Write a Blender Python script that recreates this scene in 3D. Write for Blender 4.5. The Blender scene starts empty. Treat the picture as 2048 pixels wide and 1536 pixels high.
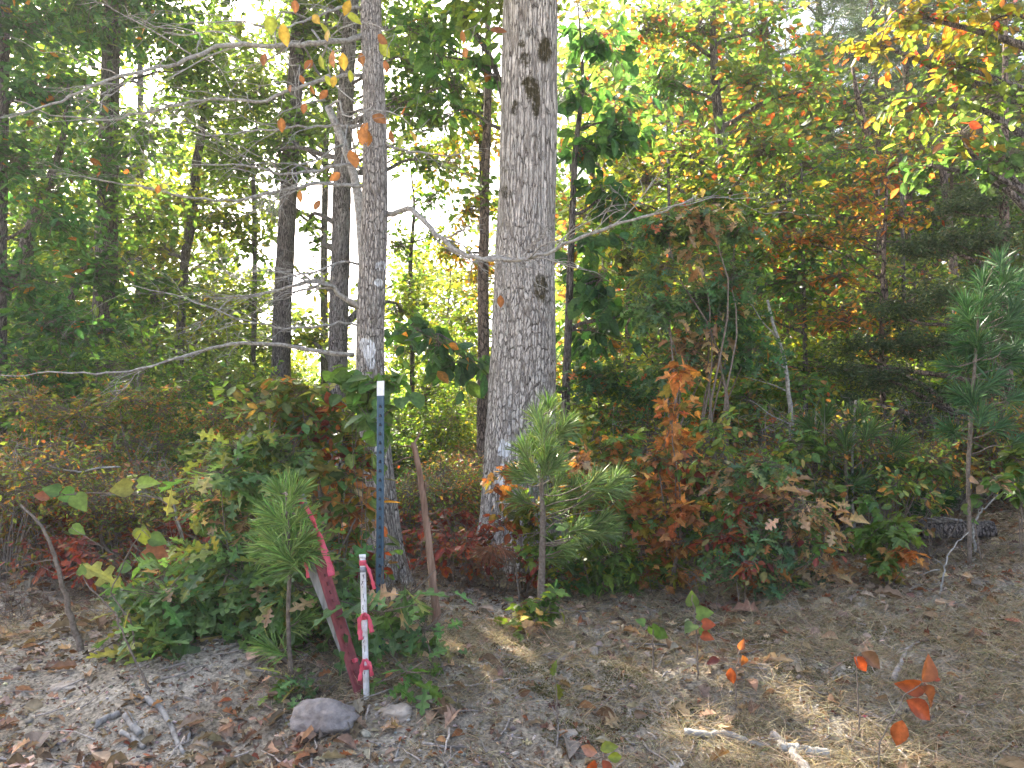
import bpy, math, random
import numpy as np
from mathutils import Vector, noise as mnoise

scene = bpy.context.scene
COL = scene.collection

# ------------------------------------------------------------------ camera, sky, sun, exposure
F = 1540.0                       # focal length in photograph pixels (2048 wide)
PITCH = math.radians(7.1)
CAMZ = 1.35
cam_d = bpy.data.cameras.new('camera')
cam = bpy.data.objects.new('camera', cam_d)
COL.objects.link(cam)
cam.location = (0, 0, CAMZ)
cam.rotation_euler = (math.radians(90) + PITCH, 0, 0)
cam_d.sensor_width = 36.0
cam_d.lens = 36.0 * F / 2048.0
cam_d.clip_start = 0.05
cam_d.clip_end = 1000
scene.camera = cam

SUN_EL = math.radians(42)
SUN_AZ = math.radians(33)        # degrees left of straight ahead (+Y)
world = bpy.data.worlds.new('World')
scene.world = world
world.use_nodes = True
wn = world.node_tree
bg = wn.nodes['Background']
sky = wn.nodes.new('ShaderNodeTexSky')
sky.sky_type = 'NISHITA'
sky.sun_disc = False
sky.sun_elevation = SUN_EL
sky.sun_rotation = -SUN_AZ
sky.dust_density = 7.0
sky.air_density = .8
sky.ozone_density = 1.0
wn.links.new(sky.outputs[0], bg.inputs[0])
bg.inputs[1].default_value = 0.13

sun_d = bpy.data.lights.new('sun', 'SUN')
sun = bpy.data.objects.new('sun', sun_d)
COL.objects.link(sun)
sun_d.energy = 5.0
sun_d.angle = math.radians(0.55)
sun_d.color = (1.0, 0.91, 0.76)
SUNV = Vector((-math.sin(SUN_AZ) * math.cos(SUN_EL), math.cos(SUN_AZ) * math.cos(SUN_EL), math.sin(SUN_EL)))
sun.rotation_euler = SUNV.to_track_quat('Z', 'Y').to_euler()

scene.view_settings.view_transform = 'Standard'
scene.view_settings.look = 'None'
scene.view_settings.gamma = 1.0
scene.view_settings.use_curve_mapping = False
scene.view_settings.exposure = 2.6
try:
    scene.cycles.max_bounces = 7
    scene.cycles.diffuse_bounces = 4
    scene.cycles.glossy_bounces = 2
    scene.cycles.transmission_bounces = 4
    scene.cycles.sample_clamp_indirect = 6
except Exception:
    pass

# ------------------------------------------------------------------ helpers
CP, SP = math.cos(PITCH), math.sin(PITCH)

def W(px, py, Y):
    """a point of the place: the depth Y and the direction in which it is seen"""
    dx = (px - 1024) / F
    dy = (768 - py) / F
    d = np.array((dx, CP - dy * SP, SP + dy * CP))
    t = Y / d[1]
    return np.array((0, 0, CAMZ)) + t * d

def S(wpx, Y):
    return wpx * Y / F / CP

PROF_Y = [-200, 0, 3.3, 3.8, 4.5, 6, 8, 12, 20, 40, 80, 160]
PROF_Z = [-.2, 0, .0, .10, .33, .50, .66, .84, 1.2, 2.0, 4.2, 8]
def gz(x, y):
    x = np.asarray(x, float); y = np.asarray(y, float)
    z = np.interp(y, PROF_Y, PROF_Z)
    near = np.clip((y - 2) / 2, 0, 1)
    z = z + near * (0.035 * np.sin(x * 1.7 + y * .6 + .8) + 0.025 * np.sin(x * 3.9 - y * 2.3) + .012 * np.sin(x * 9.1 + y * 7.7))
    z = z + np.clip((x - 1.5) * .09, 0, .36) * np.clip((y - 3.5) / 3, 0, 1)
    z = z + np.clip(y - 8, 0, 30) * .006 * np.sin(x * .35 + 1)
    return z

def ground_at(px, py):
    """where the view direction meets the ground"""
    for Y in np.arange(2.5, 60, .02):
        p = W(px, py, Y)
        if p[2] <= float(gz(p[0], p[1])):
            return p
    return W(px, py, 30)

def norm(v):
    v = np.asarray(v, float)
    return v / (np.linalg.norm(v, axis=-1, keepdims=True) + 1e-9)

rng_tint = np.random.default_rng(9)
class MB:
    """collects polygons and links them as one mesh"""
    def __init__(s):
        s.v = []; s.nv = 0; s.loops = []; s.tot = []; s.mat = []; s.col = []; s.sm = []
    def add(s, V, faces_idx, tots, mat=0, col=(1, 1, 1), smooth=True):
        V = np.asarray(V, float)
        s.v.append(V)
        s.loops.append(np.asarray(faces_idx, np.int64) + s.nv)
        tots = np.asarray(tots, np.int64)
        s.tot.append(tots); s.mat.append(np.full(len(tots), mat)); s.sm.append(np.full(len(tots), smooth))
        c = np.asarray(col, float)
        if c.ndim == 1: c = np.tile(c, (len(V), 1))
        s.col.append(c); s.nv += len(V)
    def instances(s, tmpl, pos, fr, size, col, mat=0, smooth=False):
        tv, tf = tmpl
        n = len(pos)
        if n == 0: return
        size = np.asarray(size, float)
        if size.ndim == 1: size = size[:, None].repeat(3, 1)
        V = pos[:, None, :] + np.einsum('kj,nj,njc->nkc', tv, size, fr)
        k = len(tv)
        flat = np.concatenate([np.asarray(f) for f in tf]); tots = np.array([len(f) for f in tf])
        L = (flat[None, :] + (np.arange(n) * k)[:, None]).ravel()
        cc = np.repeat(col, k, axis=0)
        if k > 5:      # paler along the midrib, duller at the margin
            ya = np.abs(tv[:, 1]); f_ = 1.15 - .4 * ya / ya.max()
            cc = cc * np.tile(f_, n)[:, None] * (1 + rng_tint.normal(0, .08, (len(cc), 1)))
        s.add(V.reshape(-1, 3), L, np.tile(tots, n), mat, np.clip(cc, 0, 1), smooth)
    def tube(s, pts, rad, seg=8, mat=0, col=(1, 1, 1), cap=True, wob=0, rng=None):
        pts = np.asarray(pts, float); n = len(pts)
        rad = np.broadcast_to(np.asarray(rad, float), (n,))
        t = norm(np.gradient(pts, axis=0))
        ref = np.array((0, 1., 0)) if abs(t[0][1]) < .9 else np.array((1., 0, 0))
        a = norm(np.cross(t, ref)); b = np.cross(t, a)
        th = np.linspace(0, 2 * np.pi, seg, endpoint=False)
        R = rad[:, None]
        if wob and rng is not None:
            R = R * (1 + wob * rng.normal(size=(n, seg)))
        V = pts[:, None] + (R * np.cos(th))[..., None] * a[:, None] + (R * np.sin(th))[..., None] * b[:, None]
        i = np.arange(n - 1)[:, None] * seg; j = np.arange(seg)[None]; j2 = (j + 1) % seg
        q = np.stack([i + j, i + j2, i + seg + j2, i + seg + j], -1).reshape(-1)
        tots = [4] * ((n - 1) * seg); q = list(q)
        if cap:
            q += list(range(seg))[::-1]; tots.append(seg)
            q += list(range((n - 1) * seg, n * seg)); tots.append(seg)
        s.add(V.reshape(-1, 3), q, tots, mat, col, True)
    def box(s, c, sz, R=None, mat=0, col=(1, 1, 1)):
        u = np.array([(x, y, z) for x in (-.5, .5) for y in (-.5, .5) for z in (-.5, .5)]) * np.asarray(sz)
        if R is not None: u = u @ np.asarray(R).T
        s.add(u + np.asarray(c), [0, 1, 3, 2, 4, 6, 7, 5, 0, 4, 5, 1, 2, 3, 7, 6, 0, 2, 6, 4, 1, 5, 7, 3], [4] * 6, mat, col, False)
    def build(s, name, mats, parent=None, origin=None, attr=None):
        me = bpy.data.meshes.new(name)
        V = np.concatenate(s.v) if s.v else np.zeros((0, 3))
        if origin is not None: V = V - np.asarray(origin)
        L = np.concatenate(s.loops); T = np.concatenate(s.tot)
        me.vertices.add(len(V)); me.vertices.foreach_set('co', V.astype(np.float32).ravel())
        me.loops.add(len(L)); me.loops.foreach_set('vertex_index', L.astype(np.int32))
        me.polygons.add(len(T))
        st = np.concatenate([[0], np.cumsum(T)[:-1]])
        me.polygons.foreach_set('loop_start', st.astype(np.int32))
        me.polygons.foreach_set('loop_total', T.astype(np.int32))
        me.polygons.foreach_set('material_index', np.concatenate(s.mat).astype(np.int32))
        me.polygons.foreach_set('use_smooth', np.concatenate(s.sm).astype(bool))
        a = me.attributes.new('lc', 'FLOAT_COLOR', 'POINT')
        C = np.concatenate(s.col); C = np.concatenate([C, np.ones((len(C), 1))], 1)
        a.data.foreach_set('color', C.astype(np.float32).ravel())
        if attr is not None:
            for k, arr in attr.items():
                aa = me.attributes.new(k, 'FLOAT', 'POINT')
                aa.data.foreach_set('value', np.asarray(arr, np.float32))
        me.update(calc_edges=True); me.validate()
        if not isinstance(mats, (list, tuple)): mats = [mats]
        for m in mats: me.materials.append(m)
        o = bpy.data.objects.new(name, me); COL.objects.link(o)
        if parent is not None:
            o.parent = parent
        elif origin is not None:
            o.location = origin
        return o

def tag(o, label, cat, group=None):
    o['label'] = label; o['category'] = cat
    if group: o['group'] = group
    return o

def thing(name, label, cat, loc, group=None):
    o = bpy.data.objects.new(name, None); COL.objects.link(o)
    o.location = tuple(loc); o.empty_display_size = .2
    return tag(o, label, cat, group)

def copy_thing(src, loc, rz, sc, label, group=None):
    r = src.copy(); COL.objects.link(r)
    r.location = tuple(loc); r.rotation_euler = (0, 0, rz)
    r.scale = (sc, sc, sc) if np.isscalar(sc) else sc
    r['label'] = label
    if group: r['group'] = group
    for ch in src.children:
        c = ch.copy(); COL.objects.link(c); c.parent = r
        for g in ch.children:
            d = g.copy(); COL.objects.link(d); d.parent = c
    return r

# ------------------------------------------------------------------ materials
def new_mat(name):
    m = bpy.data.materials.new(name); m.use_nodes = True
    return m, m.node_tree, m.node_tree.nodes['Principled BSDF']

def N(t, typ, **kw):
    n = t.nodes.new(typ)
    for k, v in kw.items():
        if k.startswith('i_'): n.inputs[k[2:].replace('_', ' ')].default_value = v
        else: setattr(n, k, v)
    return n

def leaf_mat(name, trans=.5, tint=(1.9, 1.75, .75), rough=.45, spec=.35, hue=.03):
    m, t, p = new_mat(name)
    at = N(t, 'ShaderNodeAttribute', attribute_name='lc')
    oi = N(t, 'ShaderNodeObjectInfo')
    hs = N(t, 'ShaderNodeHueSaturation')
    mr = N(t, 'ShaderNodeMapRange'); mr.inputs['To Min'].default_value = .5 - hue; mr.inputs['To Max'].default_value = .5 + hue * .5
    t.links.new(oi.outputs['Random'], mr.inputs[0]); t.links.new(mr.outputs[0], hs.inputs['Hue'])
    # blotches and veins of age on the blade
    tc = N(t, 'ShaderNodeTexCoord')
    no = N(t, 'ShaderNodeTexNoise'); no.inputs['Scale'].default_value = 38; no.inputs['Detail'].default_value = 3
    t.links.new(tc.outputs['Object'], no.inputs['Vector'])
    vr = N(t, 'ShaderNodeMapRange'); vr.inputs['From Min'].default_value = .3; vr.inputs['From Max'].default_value = .7
    vr.inputs['To Min'].default_value = .72; vr.inputs['To Max'].default_value = 1.25
    t.links.new(no.outputs[0], vr.inputs[0]); t.links.new(vr.outputs[0], hs.inputs['Value'])
    t.links.new(at.outputs['Color'], hs.inputs['Color'])
    t.links.new(hs.outputs[0], p.inputs['Base Color'])
    p.inputs['Roughness'].default_value = rough
    p.inputs['Specular IOR Level'].default_value = spec
    tr = N(t, 'ShaderNodeBsdfTranslucent')
    mx = N(t, 'ShaderNodeMix', data_type='RGBA', blend_type='MULTIPLY'); mx.inputs['Factor'].default_value = 1
    mx.inputs['B'].default_value = (*tint, 1)
    t.links.new(hs.outputs[0], mx.inputs['A']); t.links.new(mx.outputs['Result'], tr.inputs['Color'])
    ms = N(t, 'ShaderNodeMixShader'); ms.inputs[0].default_value = trans
    t.links.new(p.outputs[0], ms.inputs[1]); t.links.new(tr.outputs[0], ms.inputs[2])
    t.links.new(ms.outputs[0], t.nodes['Material Output'].inputs[0])
    return m

def bark_mat(name, plate, fissure, scale=34, zs=.28, bump=.9, lichen=.25, warp=.05, marks=False, zbreak=99., zs2=.1):
    """plates divided by dark fissures; marks adds white paint and moss kept in the mesh"""
    m, t, p = new_mat(name)
    tc = N(t, 'ShaderNodeTexCoord')
    # plates are long and smooth above the break height, short and blocky below it
    se = N(t, 'ShaderNodeSeparateXYZ'); t.links.new(tc.outputs['Object'], se.inputs[0])
    lo_ = N(t, 'ShaderNodeMath', operation='MINIMUM'); lo_.inputs[1].default_value = zbreak; t.links.new(se.outputs['Z'], lo_.inputs[0])
    hi_ = N(t, 'ShaderNodeMath', operation='SUBTRACT'); t.links.new(se.outputs['Z'], hi_.inputs[0]); t.links.new(lo_.outputs[0], hi_.inputs[1])
    h2_ = N(t, 'ShaderNodeMath', operation='MULTIPLY'); h2_.inputs[1].default_value = zs2; t.links.new(hi_.outputs[0], h2_.inputs[0])
    l2_ = N(t, 'ShaderNodeMath', operation='MULTIPLY_ADD'); l2_.inputs[1].default_value = zs; t.links.new(lo_.outputs[0], l2_.inputs[0]); t.links.new(h2_.outputs[0], l2_.inputs[2])
    mp = N(t, 'ShaderNodeCombineXYZ')
    if marks:
        au = N(t, 'ShaderNodeAttribute', attribute_name='arc'); t.links.new(au.outputs['Fac'], mp.inputs[0]); t.links.new(l2_.outputs[0], mp.inputs[1])
    else:
        t.links.new(se.outputs['X'], mp.inputs[0]); t.links.new(se.outputs['Y'], mp.inputs[1]); t.links.new(l2_.outputs[0], mp.inputs[2])
    no = N(t, 'ShaderNodeTexNoise'); no.inputs['Scale'].default_value = 24 if marks else 11; no.inputs['Detail'].default_value = 6; no.inputs['Roughness'].default_value = .7
    t.links.new(tc.outputs['Object'], no.inputs['Vector'])
    sub = N(t, 'ShaderNodeVectorMath', operation='SUBTRACT'); sub.inputs[1].default_value = (.5, .5, .5)
    t.links.new(no.outputs['Color'], sub.inputs[0])
    sc = N(t, 'ShaderNodeVectorMath', operation='SCALE'); sc.inputs['Scale'].default_value = warp
    t.links.new(sub.outputs[0], sc.inputs[0])
    ad = N(t, 'ShaderNodeVectorMath', operation='ADD')
    t.links.new(mp.outputs[0], ad.inputs[0]); t.links.new(sc.outputs[0], ad.inputs[1])
    dim = '2D' if marks else '3D'
    vo = N(t, 'ShaderNodeTexVoronoi', feature='DISTANCE_TO_EDGE', voronoi_dimensions=dim); vo.inputs['Scale'].default_value = scale
    t.links.new(ad.outputs[0], vo.inputs['Vector'])
    vc = N(t, 'ShaderNodeTexVoronoi', feature='F1', voronoi_dimensions=dim); vc.inputs['Scale'].default_value = scale
    t.links.new(ad.outputs[0], vc.inputs['Vector'])
    fine = N(t, 'ShaderNodeTexNoise'); fine.inputs['Scale'].default_value = 90; fine.inputs['Detail'].default_value = 6; fine.inputs['Roughness'].default_value = .7
    t.links.new(mp.outputs[0], fine.inputs['Vector'])
    big = N(t, 'ShaderNodeTexNoise'); big.inputs['Scale'].default_value = 3.2; big.inputs['Detail'].default_value = 4
    t.links.new(tc.outputs['Object'], big.inputs['Vector'])
    # fissure width grows and shrinks over the bole
    wd = N(t, 'ShaderNodeMapRange'); wd.inputs['To Min'].default_value = .05; wd.inputs['To Max'].default_value = .22
    t.links.new(big.outputs[0], wd.inputs[0]); wd.inputs['From Min'].default_value = .35; wd.inputs['From Max'].default_value = .65
    fj = N(t, 'ShaderNodeMath', operation='MULTIPLY_ADD'); fj.inputs[1].default_value = .2 if marks else .3; 
    t.links.new(fine.outputs[0], fj.inputs[0]); 
    o1 = N(t, 'ShaderNodeMath', operation='SUBTRACT'); o1.inputs[1].default_value = .09 if marks else .14
    t.links.new(vo.outputs['Distance'], fj.inputs[2]); t.links.new(fj.outputs[0], o1.inputs[0])
    cr = N(t, 'ShaderNodeMapRange', interpolation_type='SMOOTHSTEP'); cr.inputs['From Min'].default_value = .0
    t.links.new(o1.outputs[0], cr.inputs[0]); t.links.new(wd.outputs[0], cr.inputs['From Max'])
    if marks:
        fv = N(t, 'ShaderNodeTexNoise'); fv.inputs['Scale'].default_value = 13; fv.inputs['Detail'].default_value = 4; t.links.new(tc.outputs['Object'], fv.inputs['Vector'])
        fm = N(t, 'ShaderNodeMapRange'); fm.inputs['From Min'].default_value = .42; fm.inputs['From Max'].default_value = .62; fm.inputs['To Max'].default_value = .62
        t.links.new(fv.outputs[0], fm.inputs[0])
        mxc = N(t, 'ShaderNodeMix', data_type='FLOAT'); mxc.inputs['B'].default_value = 1
        t.links.new(fm.outputs[0], mxc.inputs['Factor']); t.links.new(cr.outputs[0], mxc.inputs['A'])
        s3 = N(t, 'ShaderNodeMapping'); s3.inputs['Scale'].default_value = (1, .36, 1); s3.inputs['Location'].default_value = (3.1, 7.7, 0); t.links.new(ad.outputs[0], s3.inputs[0])
        v3 = N(t, 'ShaderNodeTexVoronoi', feature='DISTANCE_TO_EDGE', voronoi_dimensions='2D'); v3.inputs['Scale'].default_value = scale * .48; t.links.new(s3.outputs[0], v3.inputs['Vector'])
        c3 = N(t, 'ShaderNodeMapRange', interpolation_type='SMOOTHSTEP'); c3.inputs['From Min'].default_value = .01; c3.inputs['From Max'].default_value = .10; c3.inputs['To Min'].default_value = .38
        t.links.new(v3.outputs['Distance'], c3.inputs[0])
        mc = N(t, 'ShaderNodeMath', operation='MINIMUM'); t.links.new(mxc.outputs['Result'], mc.inputs[0]); t.links.new(c3.outputs[0], mc.inputs[1])
        cr = mc
    # plate colour
    m1 = N(t, 'ShaderNodeMix', data_type='RGBA'); m1.inputs['A'].default_value = (*[c * .78 for c in plate], 1); m1.inputs['B'].default_value = (*[min(1, c * 1.18) for c in plate], 1)
    t.links.new(vc.outputs['Color'], m1.inputs['Factor'])
    m2 = N(t, 'ShaderNodeMix', data_type='RGBA', blend_type='OVERLAY'); m2.inputs['Factor'].default_value = .8
    t.links.new(m1.outputs['Result'], m2.inputs['A']); 
    fb = N(t, 'ShaderNodeMapRange'); fb.inputs['From Min'].default_value = .3; fb.inputs['From Max'].default_value = .7
    t.links.new(fine.outputs[0], fb.inputs[0])
    t.links.new(fb.outputs[0], m2.inputs['B'])
    tv = N(t, 'ShaderNodeMapRange'); tv.inputs['From Min'].default_value = .3; tv.inputs['From Max'].default_value = .7; tv.inputs['To Min'].default_value = .84; tv.inputs['To Max'].default_value = 1.2
    t.links.new(big.outputs[0], tv.inputs[0]); ts_ = N(t, 'ShaderNodeVectorMath', operation='SCALE'); t.links.new(m2.outputs['Result'], ts_.inputs[0]); t.links.new(tv.outputs[0], ts_.inputs['Scale'])
    # lichen bloom
    li = N(t, 'ShaderNodeTexNoise'); li.inputs['Scale'].default_value = 9; li.inputs['Detail'].default_value = 7; li.inputs['Roughness'].default_value = .75
    t.links.new(tc.outputs['Object'], li.inputs['Vector'])
    lr = N(t, 'ShaderNodeMapRange'); lr.inputs['From Min'].default_value = .56; lr.inputs['From Max'].default_value = .66; lr.inputs['To Max'].default_value = lichen
    t.links.new(li.outputs[0], lr.inputs[0])
    m3 = N(t, 'ShaderNodeMix', data_type='RGBA'); m3.inputs['B'].default_value = (.42, .46, .42, 1)
    t.links.new(lr.outputs[0], m3.inputs['Factor']); t.links.new(ts_.outputs[0], m3.inputs['A'])
    m4 = N(t, 'ShaderNodeMix', data_type='RGBA'); m4.inputs['A'].default_value = (*fissure, 1)
    t.links.new(cr.outputs[0], m4.inputs['Factor']); t.links.new(m3.outputs['Result'], m4.inputs['B'])
    last = m4.outputs['Result']
    if marks:
        mn = N(t, 'ShaderNodeTexNoise'); mn.inputs['Scale'].default_value = 26; mn.inputs['Detail'].default_value = 6; mn.inputs['Roughness'].default_value = .7
        t.links.new(tc.outputs['Object'], mn.inputs['Vector'])
        for nm, c, lo, hi in (('moss', (.06, .05, .025, 1), .2, .9), ('paint', (.8, .82, .84, 1), .45, .6)):
            a = N(t, 'ShaderNodeAttribute', attribute_name=nm)
            s1 = N(t, 'ShaderNodeMath', operation='MULTIPLY_ADD'); s1.inputs[1].default_value = .9
            t.links.new((mn if nm == 'moss' else fine).outputs[0], s1.inputs[0]); s1.inputs[1].default_value = 2.6 if nm == 'moss' else .9
            s2 = N(t, 'ShaderNodeMath', operation='SUBTRACT'); s2.inputs[1].default_value = 1.42 if nm == 'moss' else .45
            t.links.new(a.outputs['Fac'], s2.inputs[0]); t.links.new(s2.outputs[0], s1.inputs[2])
            r = N(t, 'ShaderNodeMapRange'); r.inputs['From Min'].default_value = lo; r.inputs['From Max'].default_value = hi
            t.links.new(s1.outputs[0], r.inputs[0])
            f = r.outputs[0]
            if nm == 'paint':
                mu = N(t, 'ShaderNodeMath', operation='MULTIPLY')
                cr2 = N(t, 'ShaderNodeMapRange'); cr2.inputs['From Min'].default_value = .1; cr2.inputs['From Max'].default_value = .6
                t.links.new(cr.outputs[0], cr2.inputs[0])
                t.links.new(f, mu.inputs[0]); t.links.new(cr2.outputs[0], mu.inputs[1]); f = mu.outputs[0]
            mm = N(t, 'ShaderNodeMix', data_type='RGBA'); mm.inputs['B'].default_value = c
            t.links.new(f, mm.inputs['Factor']); t.links.new(last, mm.inputs['A']); last = mm.outputs['Result']
    t.links.new(last, p.inputs['Base Color'])
    p.inputs['Roughness'].default_value = .9; p.inputs['Specular IOR Level'].default_value = .15
    hh = N(t, 'ShaderNodeMath', operation='MULTIPLY_ADD'); hh.inputs[1].default_value = .35
    t.links.new(fine.outputs[0], hh.inputs[0]); t.links.new(cr.outputs[0], hh.inputs[2])
    bu = N(t, 'ShaderNodeBump'); bu.inputs['Strength'].default_value = bump; bu.inputs['Distance'].default_value = .02
    t.links.new(hh.outputs[0], bu.inputs['Height']); t.links.new(bu.outputs[0], p.inputs['Normal'])
    return m

def simple_mat(name, c1, c2, scale=20, rough=.8, bump=.3, zs=1, spec=.3, dist=.01, metal=0, lo=.35, hi=.65):
    m, t, p = new_mat(name)
    tc = N(t, 'ShaderNodeTexCoord'); mp = N(t, 'ShaderNodeMapping'); mp.inputs['Scale'].default_value = (1, 1, zs)
    no = N(t, 'ShaderNodeTexNoise'); no.inputs['Scale'].default_value = scale; no.inputs['Detail'].default_value = 6; no.inputs['Roughness'].default_value = .65
    t.links.new(tc.outputs['Object'], mp.inputs[0]); t.links.new(mp.outputs[0], no.inputs['Vector'])
    r = N(t, 'ShaderNodeMapRange'); r.inputs['From Min'].default_value = lo; r.inputs['From Max'].default_value = hi
    t.links.new(no.outputs[0], r.inputs[0])
    mx = N(t, 'ShaderNodeMix', data_type='RGBA'); mx.inputs['A'].default_value = (*c1, 1); mx.inputs['B'].default_value = (*c2, 1)
    t.links.new(r.outputs[0], mx.inputs['Factor']); t.links.new(mx.outputs['Result'], p.inputs['Base Color'])
    p.inputs['Roughness'].default_value = rough; p.inputs['Specular IOR Level'].default_value = spec; p.inputs['Metallic'].default_value = metal
    bu = N(t, 'ShaderNodeBump'); bu.inputs['Strength'].default_value = bump; bu.inputs['Distance'].default_value = dist
    t.links.new(no.outputs[0], bu.inputs['Height']); t.links.new(bu.outputs[0], p.inputs['Normal'])
    return m

def attr_mat(name, rough=.85, spec=.2, bump=.2, scale=60):
    m, t, p = new_mat(name)
    at = N(t, 'ShaderNodeAttribute', attribute_name='lc')
    tc = N(t, 'ShaderNodeTexCoord'); no = N(t, 'ShaderNodeTexNoise'); no.inputs['Scale'].default_value = scale; no.inputs['Detail'].default_value = 5
    t.links.new(tc.outputs['Object'], no.inputs['Vector'])
    r = N(t, 'ShaderNodeMapRange'); r.inputs['From Min'].default_value = .3; r.inputs['From Max'].default_value = .7; r.inputs['To Min'].default_value = .6; r.inputs['To Max'].default_value = 1.3
    t.links.new(no.outputs[0], r.inputs[0])
    vm = N(t, 'ShaderNodeVectorMath', operation='SCALE'); t.links.new(at.outputs['Color'], vm.inputs[0]); t.links.new(r.outputs[0], vm.inputs['Scale'])
    t.links.new(vm.outputs[0], p.inputs['Base Color'])
    p.inputs['Roughness'].default_value = rough; p.inputs['Specular IOR Level'].default_value = spec
    bu = N(t, 'ShaderNodeBump'); bu.inputs['Strength'].default_value = bump; bu.inputs['Distance'].default_value = .005
    t.links.new(no.outputs[0], bu.inputs['Height']); t.links.new(bu.outputs[0], p.inputs['Normal'])
    return m

M_LEAF = leaf_mat('leaf', .56, tint=(2.0, 1.85, .75))
M_LEAFN = leaf_mat('near_leaf', .42, hue=.0)
M_NEEDLE = leaf_mat('needle', .35, tint=(1.4, 1.4, .8), rough=.4)
M_DRY = leaf_mat('dry_leaf', .25, tint=(1.3, 1.1, .7), rough=.8, spec=.15, hue=0)
M_GRASS = leaf_mat('dry_grass', .3, tint=(1.2, 1.1, .8), rough=.8, spec=.15, hue=0)
M_OAK = bark_mat('oak_bark', (.45, .42, .385), (.10, .08, .065), 32, .27, 1.0, .35, .028, marks=True, zbreak=3.2, zs2=.12)
M_OAK2 = bark_mat('furrowed_bark', (.36, .335, .305), (.08, .065, .055), 52, .24, 1.0, .5, .018, marks=True)
M_OAK3 = bark_mat('grey_bark', (.22, .2, .19), (.06, .05, .045), 34, .16, .9, .4, .07)
M_BARK = bark_mat('dark_bark', (.17, .15, .14), (.05, .042, .04), 30, .15, .9, .25, .07)
M_PINE = bark_mat('pine_bark', (.2, .15, .125), (.05, .038, .032), 16, .35, .9, .15)
M_LIMB = simple_mat('lichened_limb', (.16, .14, .125), (.42, .42, .39), 40, .9, .6)
M_TWIG = simple_mat('twig', (.10, .075, .055), (.24, .2, .165), 50, .85, .3)
M_DEAD = simple_mat('dead_wood', (.15, .12, .10), (.40, .37, .34), 30, .9, .6, .25)
M_BROWN = simple_mat('brown_snag', (.15, .085, .055), (.33, .22, .16), 26, .9, .6, .2)
M_ROCK = simple_mat('rock', (.14, .122, .115), (.30, .27, .255), 13, .85, .8, dist=.03)
M_ATTR = attr_mat('painted_by_piece')

# ------------------------------------------------------------------ leaf shapes (base at origin, tip at +x, z up)
def half_leaf(prof, fold=.12, droop=.18, curl=0.0):
    """prof: outline points (x, y) of one half from base to tip"""
    xs = [p[0] for p in prof]
    v = []; L = []; Rr = []
    for x, y in prof:
        L.append(len(v)); v.append((x, y, fold * y - droop * x * x + curl * y * y))
    for x, y in prof[1:-1]:
        Rr.append(len(v)); v.append((x, -y, fold * y - droop * x * x + curl * y * y))
    mid = len(v); v.append((.5, 0, -droop * .25 - .01))
    f1 = [mid] + [L[i] for i in range(len(L))][::-1]
    f2 = [mid, L[0]] + Rr + [L[-1]]
    return np.array(v, float), [f1, f2]
OVAL = half_leaf([(0, 0), (.25, .2), (.6, .25), (1, 0)])
OVALF = half_leaf([(0, 0), (.12, .13), (.32, .27), (.58, .29), (.82, .16), (1, 0)])
OVALC = half_leaf([(0, 0), (.1, .12), (.25, .26), (.45, .33), (.65, .28), (.85, .13), (1, 0)], .55, .4, .5)
ROUND = half_leaf([(0, 0), (.02, .2), (.22, .4), (.5, .42), (.8, .24), (1, 0)], .15, .2)
HEART = half_leaf([(0.05, 0), (-.06, .2), (.1, .4), (.35, .45), (.65, .28), (1, 0)], .2, .22)
LOBED = half_leaf([(0, 0), (.1, .02), (.18, .12), (.27, .13), (.3, .05), (.38, .1), (.42, .27), (.53, .28), (.54, .08), (.62, .1), (.68, .24), (.78, .22), (.8, .07), (.9, .1), (1, 0)], .1, .2, .2)
REDOAK = half_leaf([(0, 0), (.14, .02), (.16, .16), (.24, .2), (.28, .05), (.38, .08), (.46, .33), (.53, .3), (.54, .36), (.6, .07), (.68, .08), (.76, .22), (.82, .2), (.85, .05), (1, 0)], .08, .22, .2)
MAPLE = half_leaf([(0, 0), (-.02, .12), (.02, .34), (.14, .3), (.22, .48), (.36, .4), (.42, .5), (.5, .3), (.46, .14), (.66, .2), (.74, .1), (1, 0)], .1, .2)
CURLED = half_leaf([(0, 0), (.12, .1), (.22, .2), (.3, .12), (.45, .26), (.55, .14), (.72, .2), (.86, .07), (1, 0)], .9, .35, .6)
CUPPED = half_leaf([(0, 0), (.25, .24), (.6, .26), (1, 0)], .8, .5)
NEEDLE_V = np.array([(0, .5, 0), (0, -.5, 0), (.6, -.4, -.05), (1, 0, -.17), (.6, .4, -.05)], float)
NEEDLE = (NEEDLE_V * np.array((1, .03, 1)), [[0, 1, 2, 3, 4]])
CEDAR = (NEEDLE_V * np.array((1, .32, 1)), [[0, 1, 2, 3, 4]])
BLADE = (np.array([(0, .5, 0), (0, -.5, 0), (.35, -.4, .0), (.35, .4, 0), (.7, -.28, -.1), (.7, .28, -.1), (1, 0, -.3)], float),
         [[0, 1, 2, 3], [3, 2, 4, 5], [5, 4, 6]])

def pick(pal, n, rng, var=.18):
    """colours from a palette of (r, g, b, weight)"""
    P = np.array(pal, float); w = P[:, 3] / P[:, 3].sum()
    i = rng.choice(len(P), n, p=w)
    c = P[i, :3] * np.exp(rng.normal(0, var, (n, 1))) * np.exp(rng.normal(0, .07, (n, 3)))
    return np.clip(c, .003, .95)

def frames(d, rng, spread=.6, droop=.2, tilt=.6):
    n = len(d)
    x = norm(d + rng.normal(0, spread, (n, 3)) - np.array((0, 0, droop)))
    z = np.array((0, 0, 1.)) + rng.normal(0, tilt, (n, 3))
    z = norm(z - x * (x * z).sum(1, keepdims=True))
    y = np.cross(z, x)
    return np.stack([x, y, z], 1)

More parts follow.
